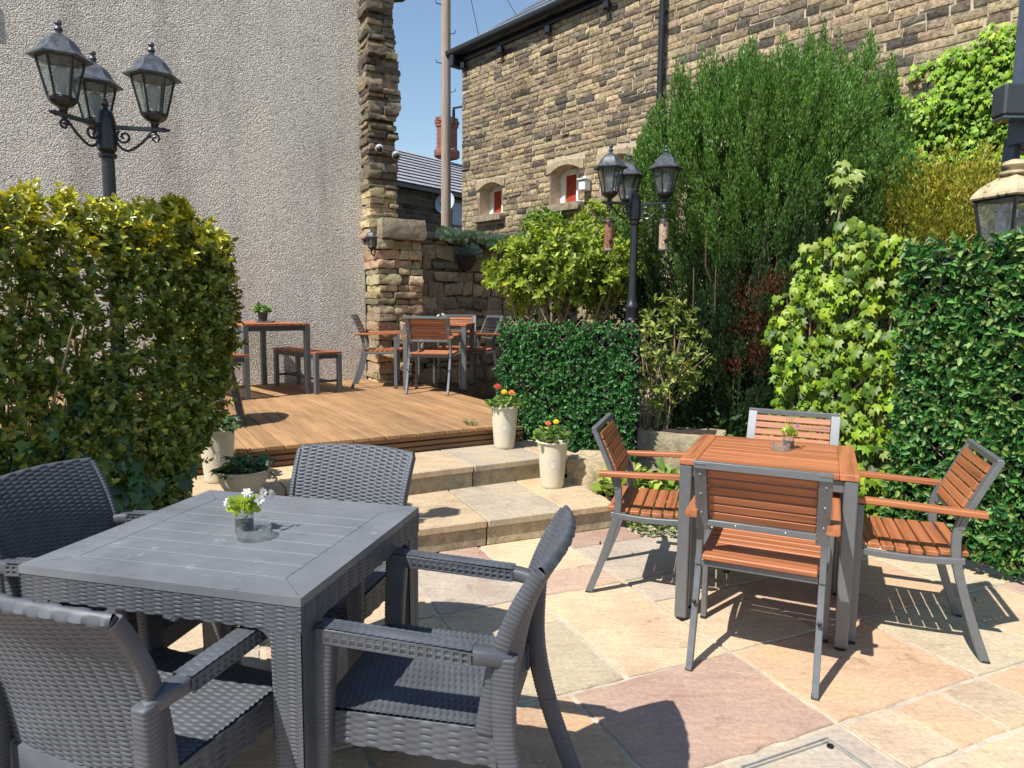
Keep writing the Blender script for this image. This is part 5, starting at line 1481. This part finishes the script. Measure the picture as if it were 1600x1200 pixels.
M['plastic_leaf'] = leaf_mat('plastic_hedge_leaf', .16, .42, 1., .34)
GS = 'artificial hedge screens'
SC = [(.026, .105, .022), (.036, .135, .028), (.016, .07, .018), (.07, .19, .045)]
screen('low artificial hedge screen of small dark leaves behind the cream pots', (-.10, 5.72, 0), (.95, 5.14, 0), .16, 1.27, 11500, .034, SC, GS)
screen('tall artificial hedge screen of glossy dark leaves at the right edge', (2.235, 3.93, 0), (3.05, 2.92, 0), .04, 1.77, 16500, .046, [(.030, .115, .022), (.045, .16, .03), (.018, .075, .018), (.10, .23, .045), (.16, .24, .06)], GS)

# ---- choisya-like shrub behind the low screen
def shrub(name, label, cat, ctr, rad, base, nsh, K, L, cols, kind, stems, lift=.5, size=.06, shell=.55, stemmat='twig', mat='leaf', grp=None, wts=None, lump=.25, low=-1., stemr=.008):
    ctr = np.asarray(ctr, float); base = np.asarray(base, float); rad = np.asarray(rad, float)
    s_ = thing(name, label, cat, tuple(base), 0, grp)
    d = rdir(int(nsh * 1.8)); d = d[d[:, 2] > low][:nsh]; N = len(d)
    lum = np.array([1 + lump * nz(q * 1.0, 2.4) + lump * .6 * nz(q, 6.) for q in d])
    r = (shell + (1 - shell) * rng.uniform(0, 1, N) ** .5) * lum
    pos = ctr + d * rad * r[:, None]
    p, dy, nn = shoots(pos - base, d * .7 + Z3 * lift + rng.normal(0, .3, (N, 3)), K, L, 1., .5); m = len(p)
    leaves('foliage', M[mat], s_, p, dy, nn, size * rng.uniform(.6, 1.2, m), pick(m, cols, wts, .2), kind)
    mb = MB()
    for k in range(stems):
        e = ctr + d[k % N] * rad * rng.uniform(.55, .9); b = base + rng.normal(0, .25, 3) * V(rad[0], rad[1], 0)
        m_ = b * .45 + e * .55 + rng.normal(0, .06, 3) - Z3 * .1
        mb.tube(smooth_path([b - base, m_ - base, e - base], 9), np.linspace(stemr, stemr * .35, 9), 5)
        for q in range(2):
            e2 = e + rng.normal(0, .12, 3); mb.tube([m_ * .5 + e * .5 - base, e2 - base], [stemr * .5, stemr * .3], 4)
    obj('stem', mb, M[stemmat], s_, smooth=60)
    return s_
YG = [(.28, .36, .04), (.20, .29, .035), (.37, .43, .06), (.12, .19, .03)]
shrub('shrub', 'big yellow green shrub with bare branching stems above the low artificial hedge', 'shrub', (.50, 6.45, 1.71), (.68, .55, .36), (.45, 6.35, .2), 1350, 9, .06, YG, 'oval', 34, .5, .066, .35, 'twig', 'leaf', None, None, .35, -.85, .011)
shrub('shrub', 'taller sparse part of yellow green shrub rising beside the lamp post lanterns', 'shrub', (.90, 6.9, 2.06), (.34, .3, .36), (.9, 6.8, .3), 300, 8, .06, YG, 'oval', 10, .5, .062, .3)
shrub('shrub', 'sparse bright shrub with pale twigs between the low artificial hedge and conifer', 'shrub', (1.22, 5.45, 1.02), (.30, .26, .52), (1.15, 5.45, .1), 200, 7, .05, [(.30, .37, .07), (.12, .18, .04), (.38, .41, .12), (.08, .13, .035)], 'oval', 18, .3, .052, .35, 'twig', 'leaf', None, None, .3, -1., .008)
shrub('shrub', 'small round bright green shrub behind the boundary wall, below the arched window', 'shrub', (.48, 11.0, 2.58), (.38, .34, .30), (.46, 11.0, 2.0), 420, 9, .04, [(.13, .25, .04), (.19, .32, .06)], 'oval', 8, .5, .06, .5)

shrub('shrub', 'added dark shrub standing in for shade behind the yellow green shrub and lamp post', 'shrub', (.95, 7.5, 1.25), (1.0, .45, .75), (.9, 7.5, .1), 420, 8, .06, [(.035, .07, .02), (.05, .09, .03)], 'oval', 12, .4, .08, .5)  # dark leaves added here in place of the shade in this gap
# ---- big conifer
CF = V(2.20, 6.30, 0)
cf = thing('conifer_tree', 'big bushy green conifer with many upright tips in front of the stone house', 'tree', tuple(CF))
mb = MB()
for k in range(7):
    a = 2 * PI * k / 7; b = V(.18 * math.cos(a), .18 * math.sin(a), .1); mb.tube(smooth_path([b, b * V(2, 2, 1) + Z3 * .9, b * V(3.6, 3.6, 1) + Z3 * 2.0], 9), np.linspace(.06, .025, 9), 7)
for k in range(70):
    a = rng.uniform(0, 2 * PI); r = rng.uniform(.3, .95); z = rng.uniform(.5, 1.9); mb.tube([V(.3 * r * math.cos(a), .3 * r * math.sin(a), z * .6), V(r * math.cos(a), r * math.sin(a), z), V(r * math.cos(a), r * math.sin(a), z) * 1.02 + Z3 * .35], [.012, .009, .005], 5)
obj('trunk', mb, M['bark'], cf, smooth=60)
tips = [(-1.0, 0, 3.0), (-.93, -.1, 3.22), (-.80, -.2, 3.45), (-.66, .1, 3.40), (-.52, -.1, 3.62), (-.38, .1, 3.50), (-.26, -.2, 3.58), (-.14, .0, 3.74), (.0, .1, 3.62), (.13, -.1, 3.78), (.28, .1, 3.66), (.43, .0, 3.88), (.52, -.15, 3.70), (.64, .1, 3.55),
        (.78, -.1, 3.66), (.90, .0, 3.80), (1.0, -.15, 3.55), (1.13, .0, 3.34), (1.24, .1, 2.96)]
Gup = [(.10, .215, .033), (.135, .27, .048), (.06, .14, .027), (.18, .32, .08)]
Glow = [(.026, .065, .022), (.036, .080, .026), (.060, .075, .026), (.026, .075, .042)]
pp, dd, cc_, ln = [], [], [], []
def plume(c0, dr, L, W, K, size, f):
    """an upright feathery spray tapering to a point"""
    u = rng.uniform(0, 1, K) ** .85; th = rng.uniform(0, 2 * PI, K); ax, dr, az_ = frame(dr)
    side = np.cos(th)[:, None] * ax + np.sin(th)[:, None] * az_
    r = W * (1 - u) ** .75 * np.sqrt(rng.uniform(.15, 1, K))
    pp.append(c0 + dr * (u * L)[:, None] + side * r[:, None]); dd.append(dr + side * (.62 * (1 - .5 * u))[:, None]); ln.append(size * (1 - .3 * u))
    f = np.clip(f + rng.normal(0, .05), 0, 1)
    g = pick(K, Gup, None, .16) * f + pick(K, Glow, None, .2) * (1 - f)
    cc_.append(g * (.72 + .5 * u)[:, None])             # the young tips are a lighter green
for (tx, ty, tz) in tips:                               # leaders along the ragged top
    for k in range(30):
        q = rng.uniform(0, 1); a = rng.uniform(0, 2 * PI); w = .02 + .17 * q ** .8
        plume(V(tx + w * math.cos(a), ty + w * math.sin(a), tz - .24 - q * .55), V(math.cos(a) * .18 * q, math.sin(a) * .18 * q, 1), rng.uniform(.18, .34), .042, 100, .040, 1.)
def crown_r(z):
    return 1.13 * math.sqrt(max(0., 1 - max(0., (z - 2.0) / 1.46) ** 2.2)) * (.80 + .20 * min(1, max(0, z - .4) / 1.2))
for i in range(3600):
    a = rng.uniform(0, 2 * PI); z = rng.uniform(.2, 3.35)
    if math.sin(a) > .45 and rng.uniform() < .6: continue            # fewer on the far side
    R_ = crown_r(z) * (1 + .30 * nz(V(math.cos(a) * 2.2, math.sin(a) * 2.2, z * .45), 2.0) + .08 * nz(V(math.cos(a), math.sin(a), z), 3.5)) * (rng.uniform(.45, .85) if i % 3 == 0 else rng.uniform(.86, 1.03))
    c0 = V(.10 + R_ * math.cos(a), R_ * .85 * math.sin(a), z - .1)
    f = np.clip((z - 1.5) / .85 + .8 * nz(c0 * V(1, 1, .4), 3.2), 0, 1)  # greens darken towards the base and in hollows, shade put into the colour
    plume(c0, V(math.cos(a) * .28, math.sin(a) * .28, 1) + rng.normal(0, .12, 3), rng.uniform(.20, .36), rng.uniform(.05, .085), 105, .041, f)
for i in range(700):                                    # dark plumes deep inside, filling gaps in the crown
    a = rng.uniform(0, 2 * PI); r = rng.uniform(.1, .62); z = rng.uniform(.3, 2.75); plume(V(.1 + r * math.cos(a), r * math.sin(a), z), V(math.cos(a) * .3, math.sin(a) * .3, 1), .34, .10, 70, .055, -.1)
pp, dd, cc_, ln = np.concatenate(pp), np.concatenate(dd), np.concatenate(cc_), np.concatenate(ln)
n = len(pp); dead = ((np.abs(pp[:, 0] + .32 - .05 * pp[:, 2]) < .17) & (pp[:, 1] < -.2) & (pp[:, 2] > .85) & (pp[:, 2] < 1.7)) | ((np.abs(pp[:, 0] - .10) < .07) & (pp[:, 1] < -.2) & (pp[:, 2] > 1.1) & (pp[:, 2] < 1.65))
dead &= np.array([nz(q, 5.5) > -.12 for q in pp]) if False else (np.sin(pp[:, 0] * 31 + pp[:, 2] * 9) + np.sin(pp[:, 2] * 23 - pp[:, 0] * 13) + rng.normal(0, .9, n) > .25)
k_ = int((~dead).sum())
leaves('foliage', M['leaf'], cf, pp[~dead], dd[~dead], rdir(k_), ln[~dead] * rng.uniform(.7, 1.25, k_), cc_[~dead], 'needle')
o_ = leaves('dead_foliage', M['leaf'], cf, pp[dead], dd[dead], rdir(int(dead.sum())), ln[dead], pick(int(dead.sum()), [(.15, .048, .026), (.10, .036, .024), (.19, .08, .04)], None, .25), 'needle'); o_['label'] = 'patch of dead reddish brown foliage'

# ---- climbing ivy on trellis, centre right
ci = thing('climbing_ivy', 'bright yellow green climbing ivy on trellis between the conifer and tall artificial hedge', 'ivy', (2.1, 4.45, .05)); CO = V(2.1, 4.45, .05)
A_, B_ = V(1.55, 4.78, 0), V(2.36, 4.02, 0); cx = nrm(B_ - A_); cn = nrm(np.cross(cx, Z3)); CL = np.linalg.norm(B_ - A_)
def ivy_edge(z): return .40 - .32 * math.exp(-((z - .2) / .5) ** 2) + .10 * math.sin(z * 3.2) if z < 1.5 else .42 + (z - 1.5) * .25
P_, S_, F_ = [], [], []
while len(P_) < 3400:
    u, z = rng.uniform(0, CL * 1.02), rng.uniform(.05, 2.08)
    if u < ivy_edge(z) * .9 + .05 * nz(V(u, 0, z), 6): continue
    if z > 1.95 - .5 * abs(u - .75): continue
    if nz(V(u * 1.3, 3, z), 6.5) > .27: continue
    P_.append(A_ + cx * u + Z3 * z + cn * (rng.uniform(-.02, .12) + .06 * nz(V(u, 1, z), 3)) - CO); S_.append(.054 * rng.uniform(.5, 1.6)); F_.append(z)
P_ = np.array(P_); n = len(P_)
leaves('foliage', M['ivy_leaf'], ci, P_, V(0, 0, -1) + cx * rng.normal(0, .55, n)[:, None] + cn * .35 + rng.normal(0, .2, (n, 3)), nrm(cn + Z3 * .4 + rng.normal(0, .58, (n, 3))), np.array(S_), pick(n, [(.18, .29, .018), (.12, .215, .015), (.26, .35, .03), (.06, .12, .015), (.28, .34, .09)], [4, 3.4, 2.6, 3, .8], .22), 'ivy')
mb = MB()
for k in range(13):
    for sg in (1, -1):
        u0 = k * .16 - .5; a, b = A_ + cx * u0, A_ + cx * (u0 + sg * 1.5) + Z3 * 1.5
        lo, hi = sorted(((.35 - u0) / (sg * 1.5), (CL - u0) / (sg * 1.5))); f0, f1 = max(0, lo), min(1, hi)
        if f1 > f0 + .05: mb.bar(a * (1 - f0) + b * f0 + Z3 * .1 - CO - cn * .012 * sg, a * (1 - f1) + b * f1 + Z3 * .1 - CO - cn * .012 * sg, .008, .016, cn, .001)
obj('trellis', mb, M['twig_pale'], ci)
mb = MB()
for k in range(12):
    u = rng.uniform(.35, CL); mb.tube(smooth_path([A_ + cx * u - CO, A_ + cx * (u + rng.normal(0, .1)) + Z3 * .7 - CO, A_ + cx * (u + rng.normal(0, .15)) + Z3 * 1.5 - CO], 10), .006, 5)
obj('stem', mb, M['twig'], ci)
mb = MB(); mb.bar(B_ + V(.03, -.02, 0), B_ + V(.03, -.02, 1.72), .055, .05, cn, .004)
tag(obj('timber_post', mb, M['bark']), 'rough brown timber post between the climbing ivy and tall artificial hedge', 'post')
# loose ivy sprig in front of the conifer
sg_ = thing('ivy_sprig', 'loose upright sprig of large pale ivy leaves against the conifer', 'ivy', (2.38, 5.2, .2))
mb = MB(); path = smooth_path([(0, 0, 0), (-.02, -.02, 1.2), (.02, .0, 1.75), (.05, 0, 2.02), (.045, 0, 2.26)], 24); mb.tube(path, np.linspace(.008, .003, 24), 5); obj('stem', mb, M['twig'], sg_)
idx = rng.uniform(.68, 1, 26); P_ = np.array([np.interp(idx, np.linspace(0, 1, 24), path[:, k]) for k in range(3)]).T + rng.normal(0, .035, (26, 3))
leaves('foliage', M['leaf'], sg_, P_, rng.normal(0, .5, (26, 3)) + V(0, -.2, -.5), nrm(rng.normal(0, .4, (26, 3)) + V(-.4, -.7, .5)), .10 * rng.uniform(.7, 1.3, 26), pick(26, [(.34, .42, .12), (.26, .36, .08)], None, .15), 'ivy')

# ---- creeper on the stone house, upper right
cr = thing('wall_creeper', 'lime green creeper covering the stone house wall, upper right', 'creeper', tuple(HO + HD * 8.2 + Z3 * 2.0)); RO = HO + HD * 8.2 + Z3 * 2.0
P_ = []
while len(P_) < 9500:
    s, z = rng.uniform(6.5, 9.6), rng.uniform(1.9, 4.3)
    top = 2.95 + .95 * min(1, max(0, (s - 6.6)) / 1.3) ** .55 + (.30 * max(0, s - 8.0)) + .10 * nz(V(s, 0, 0), 5)
    if z > top or s < 6.72 - .25 * (z - 3.3) + .1 * nz(V(0, 0, z), 4): continue
    if nz(V(s, 2, z), 2.9) > .36: continue
    P_.append(HO + HD * s + Z3 * z + HN * (rng.uniform(.02, .22) + .12 * nz(V(s, 5, z), 2.2)) - RO)
P_ = np.array(P_); n = len(P_)
leaves('foliage', M['ivy_leaf'], cr, P_, V(0, 0, -1) + HD * rng.normal(0, .5, n)[:, None] + HN * .4 + rng.normal(0, .2, (n, 3)), nrm(HN + Z3 * .6 + rng.normal(0, .42, (n, 3))), .062 * rng.uniform(.5, 1.4, n), pick(n, [(.21, .37, .02), (.16, .30, .018), (.29, .43, .035), (.10, .20, .018)], [4, 4, 2, 2], .18), 'ivy')
mb = MB()
for k in range(16):
    s = rng.uniform(7.2, 9.4); mb.tube(smooth_path([HO + HD * s + HN * .05 + Z3 * .1 - RO, HO + HD * (s + .1) + HN * .06 + Z3 * 2.2 - RO, HO + HD * (s + rng.normal(0, .3)) + HN * .06 + Z3 * 3.2 - RO], 8), .012, 5)
obj('stem', mb, M['twig'], cr)

# ---- golden conifer bush
gc = thing('golden_bush', 'feathery golden yellow conifer bush below the lime green creeper', 'shrub', (3.55, 5.75, .1))
pp, dd, cc_ = [], [], []
for i in range(1500):
    d = nrm(rng.normal(0, 1, 3)); d[2] = abs(d[2]) * (1 if rng.uniform() < .8 else -1); r = rng.uniform(.6, 1.05) * (1 + .2 * nz(d, 3))
    c0 = V(0, 0, 1.60) + d * V(.72, .6, .82) * r; K = 16; u = rng.uniform(0, 1, K); dr = nrm(d * .8 + V(0, 0, .55) + rng.normal(0, .25, 3))
    side = rdir(K); pp.append(c0 + dr * (u * .2)[:, None] + side * .02); dd.append(dr + side * .55)
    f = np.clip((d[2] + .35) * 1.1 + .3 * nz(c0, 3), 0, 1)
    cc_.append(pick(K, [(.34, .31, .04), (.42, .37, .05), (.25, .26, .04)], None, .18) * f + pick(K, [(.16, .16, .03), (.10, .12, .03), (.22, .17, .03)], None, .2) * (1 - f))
pp, dd, cc_ = np.concatenate(pp), np.concatenate(dd), np.concatenate(cc_); n = len(pp)
leaves('foliage', M['leaf'], gc, pp, dd, rdir(n), .042 * rng.uniform(.7, 1.3, n), cc_, 'spray')
mb = MB()
for k in range(14):
    a = rng.uniform(0, 2 * PI); mb.tube(smooth_path([(0, 0, 0), (.25 * math.cos(a), .2 * math.sin(a), .9), (.5 * math.cos(a), .4 * math.sin(a), 1.7)], 8), np.linspace(.03, .008, 8), 5)
obj('stem', mb, M['bark'], gc)

# ---- ivy along the boundary wall, wall basket, low bed plants
wi = thing('wall_ivy', 'pale variegated ivy trailing along the top of the stone boundary wall', 'ivy', tuple(BO + BDR * 1.1 + Z3 * 2.2)); WO = BO + BDR * 1.1 + Z3 * 2.2
P_ = []
while len(P_) < 620:
    s = rng.uniform(.42, 2.1); z = rng.uniform(2.14, 2.46)
    if z < 2.30 - .07 * math.sin(s * 5) * (s > .9) - .05 * nz(V(s, 0, 0), 6): continue
    P_.append(BO + BDR * s + Z3 * z + BN * rng.uniform(.10, .24) - WO)
P_ = np.array(P_); n = len(P_)
leaves('foliage', M['leaf'], wi, P_, V(0, 0, -1) + BDR * rng.normal(0, .6, n)[:, None] + BN * .3, nrm(BN * .5 + Z3 * 1.1 + rng.normal(0, .4, (n, 3))), .062 * rng.uniform(.6, 1.2, n), pick(n, [(.46, .58, .36), (.30, .46, .18), (.66, .72, .52)], [3, 3, 2], .15), 'ivy')
mb = MB(); mb.tube(smooth_path([BO + BDR * .45 + Z3 * 2.38 + BN * .08 - WO, BO + BDR * 1.2 + Z3 * 2.32 + BN * .1 - WO, BO + BDR * 2.1 + Z3 * 2.34 + BN * .08 - WO], 14), .007, 5); obj('stem', mb, M['twig'], wi)
wbk = thing('wall_basket', 'dark wicker half basket hanging on the shaded stone boundary wall', 'wall basket', tuple(BO + BDR * 1.02 + BN * .06 + Z3 * 1.90))
t = NT('dark_wicker'); vec = t.coord((1, 1, 1)); w_ = t.n('ShaderNodeTexWave', bands_direction='Z'); w_.inputs['Scale'].default_value = 14; w_.inputs['Distortion'].default_value = 2; t.l(vec, w_.inputs[0])
M['wicker'] = t.done(t.pbr(t.ramp(w_.outputs[0], [(.2, (.02, .014, .01)), (.8, (.09, .06, .04))]), .8, 0, t.bump(w_.outputs[0], .8, .01)))
mb = MB(); P = np.zeros((8, 17, 3))
for i in range(8):
    for j in range(17):
        a = PI * j / 16; v = i / 7; r = .07 + .12 * v ** .6; P[i, j] = BDR * r * math.cos(a) + BN * r * .85 * math.sin(a) + Z3 * .2 * v
mb.grid(P); mb.tube(list(P[-1]), .014, 6); obj('basket_body', mb, M['wicker'], wbk, smooth=60)
mb = MB(); mb.add([*P[-2]], [tuple(range(17))]); obj('soil', mb, M['potsoil'], wbk)
bo_ = BO + BDR * 1.02 + BN * .14 + Z3 * 2.08
bkp = thing('lavender_plant', 'bluish grey lavender like plant growing in the wicker wall basket', 'plant', tuple(bo_))
n = 420; th = rng.uniform(0, 2 * PI, n); el = rng.uniform(.1, 1.3, n); d = np.stack([np.cos(th) * np.cos(el), np.sin(th) * np.cos(el), np.sin(el)], 1); r = rng.uniform(.02, .15, n)
leaves('foliage', M['leaf'], bkp, d * r[:, None] * V(1.15, .8, 1.1), d + rng.normal(0, .25, (n, 3)), rdir(n), .075 * rng.uniform(.6, 1.2, n), pick(n, [(.30, .44, .40), (.22, .36, .30), (.42, .5, .56)], None, .15), 'lance')
mb = MB()
for k in range(12): a = 2 * PI * k / 12; mb.tube([V(0, 0, -.03), V(.13 * math.cos(a), .09 * math.sin(a), .13)], .003, 4)
obj('stem', mb, M['stem'], bkp)

def bedplant(label, c, rx, ry, h, n_, size, cols, kind, name='bed_plant'):
    s_ = thing(name, label, 'plant', tuple(c))
    th = rng.uniform(0, 2 * PI, n_); r = np.sqrt(rng.uniform(0, 1, n_)); z = h * rng.uniform(.1, 1, n_) * (1 - .6 * r * r)
    pos = np.stack([rx * r * np.cos(th), ry * r * np.sin(th), z], 1); d = nrm(np.stack([np.cos(th), np.sin(th), rng.uniform(0, .9, n_)], 1) + rng.normal(0, .4, (n_, 3)))
    leaves('foliage', M['leaf'], s_, pos, d, nrm(rng.normal(0, .45, (n_, 3)) + V(-.2, -.3, 1)), size * rng.uniform(.6, 1.25, n_), pick(n_, cols, None, .2), kind)
    mb = MB()
    for k in range(10): a = rng.uniform(0, 6.28); mb.tube([V(0, 0, -.04), V(rx * .7 * math.cos(a), ry * .7 * math.sin(a), h * .6)], .003, 4)
    obj('stem', mb, M['stem'], s_)
bedplant('yellow green bedding plant beside the black tub, behind the left hardwood chair', (.79, 4.55, .10), .22, .20, .24, 260, .065, [(.36, .44, .08), (.26, .36, .07), (.42, .46, .14)], 'round')
bedplant('broad leaved green bed plant under the table edge, in front of the stone trough', (1.12, 4.62, .08), .20, .2, .22, 150, .11, [(.22, .32, .06), (.14, .24, .05), (.3, .4, .12)], 'oval')
bedplant('low sprawling green plant spreading onto the flagstones beside the table leg', (.98, 4.20, .01), .24, .17, .14, 420, .032, [(.17, .27, .05), (.24, .33, .08), (.10, .18, .04)], 'round')
bedplant('dark shade loving plant under the conifer, behind the stone trough', (1.75, 5.5, .1), .35, .3, .5, 240, .075, [(.05, .10, .04), (.08, .14, .05)], 'oval')
bedplant('yellow green low plant behind the right hardwood chair at the foot of the ivy', (1.9, 4.35, .06), .3, .2, .25, 220, .075, [(.32, .42, .08), (.22, .33, .06)], 'ivy')
bedplant('small grass tuft growing at the timber deck edge', (-.33, 5.33, .462), .05, .04, .05, 45, .05, [(.12, .2, .05)], 'blade', 'grass_tuft')

# ================================================================ camera, sun, sky
w = bpy.data.worlds.new('World'); scene.world = w; w.use_nodes = True
nt = w.node_tree; bg = nt.nodes['Background']; sky = nt.nodes.new('ShaderNodeTexSky'); sky.sky_type = 'NISHITA'; sky.sun_disc = False
SUN_EL, SUN_AZ = 55., 43.                       # shadows run towards +x +y at 42 degrees
ts = V(-math.cos(math.radians(SUN_AZ)) * math.cos(math.radians(SUN_EL)), -math.sin(math.radians(SUN_AZ)) * math.cos(math.radians(SUN_EL)), math.sin(math.radians(SUN_EL)))
sky.sun_elevation = math.radians(SUN_EL); sky.sun_rotation = math.atan2(ts[0], ts[1]); sky.altitude = 100; sky.air_density = 1.35; sky.dust_density = .15; sky.ozone_density = 2.2
nt.links.new(sky.outputs[0], bg.inputs[0]); bg.inputs[1].default_value = .105
sd_ = bpy.data.lights.new('sun', 'SUN'); sd_.energy = 5.0; sd_.angle = math.radians(.5); sd_.color = (1., .955, .87)
so = bpy.data.objects.new('sun', sd_); COL.objects.link(so); so.location = (-6, -6, 12)
from mathutils import Matrix
so.rotation_euler = Vector(tuple(ts)).to_track_quat('Z', 'Y').to_euler() if 'Vector' in globals() else MV(tuple(ts)).to_track_quat('Z', 'Y').to_euler()
cd = bpy.data.cameras.new('camera'); co_ = bpy.data.objects.new('camera', cd); COL.objects.link(co_); scene.camera = co_
pitch, roll, hgt = .1128, .0105, 1.396
fw = V(0, math.cos(pitch), -math.sin(pitch)); u_ = V(0, math.sin(pitch), math.cos(pitch)); x_ = V(1, 0, 0)
rx = x_ * math.cos(roll) + u_ * math.sin(roll); ru = -x_ * math.sin(roll) + u_ * math.cos(roll)
mw = Matrix(((rx[0], ru[0], -fw[0], 0), (rx[1], ru[1], -fw[1], 0), (rx[2], ru[2], -fw[2], hgt), (0, 0, 0, 1)))
co_.matrix_world = mw
cd.sensor_width = 36; cd.sensor_fit = 'HORIZONTAL'; cd.lens = 1070 / 1600 * 36; cd.clip_start = .05; cd.clip_end = 500
scene.view_settings.view_transform = 'Standard'; scene.view_settings.look = 'None'; scene.view_settings.gamma = 1; scene.view_settings.exposure = .55
scene.cycles.max_bounces = 8; scene.cycles.transparent_max_bounces = 12; scene.cycles.use_denoising = True
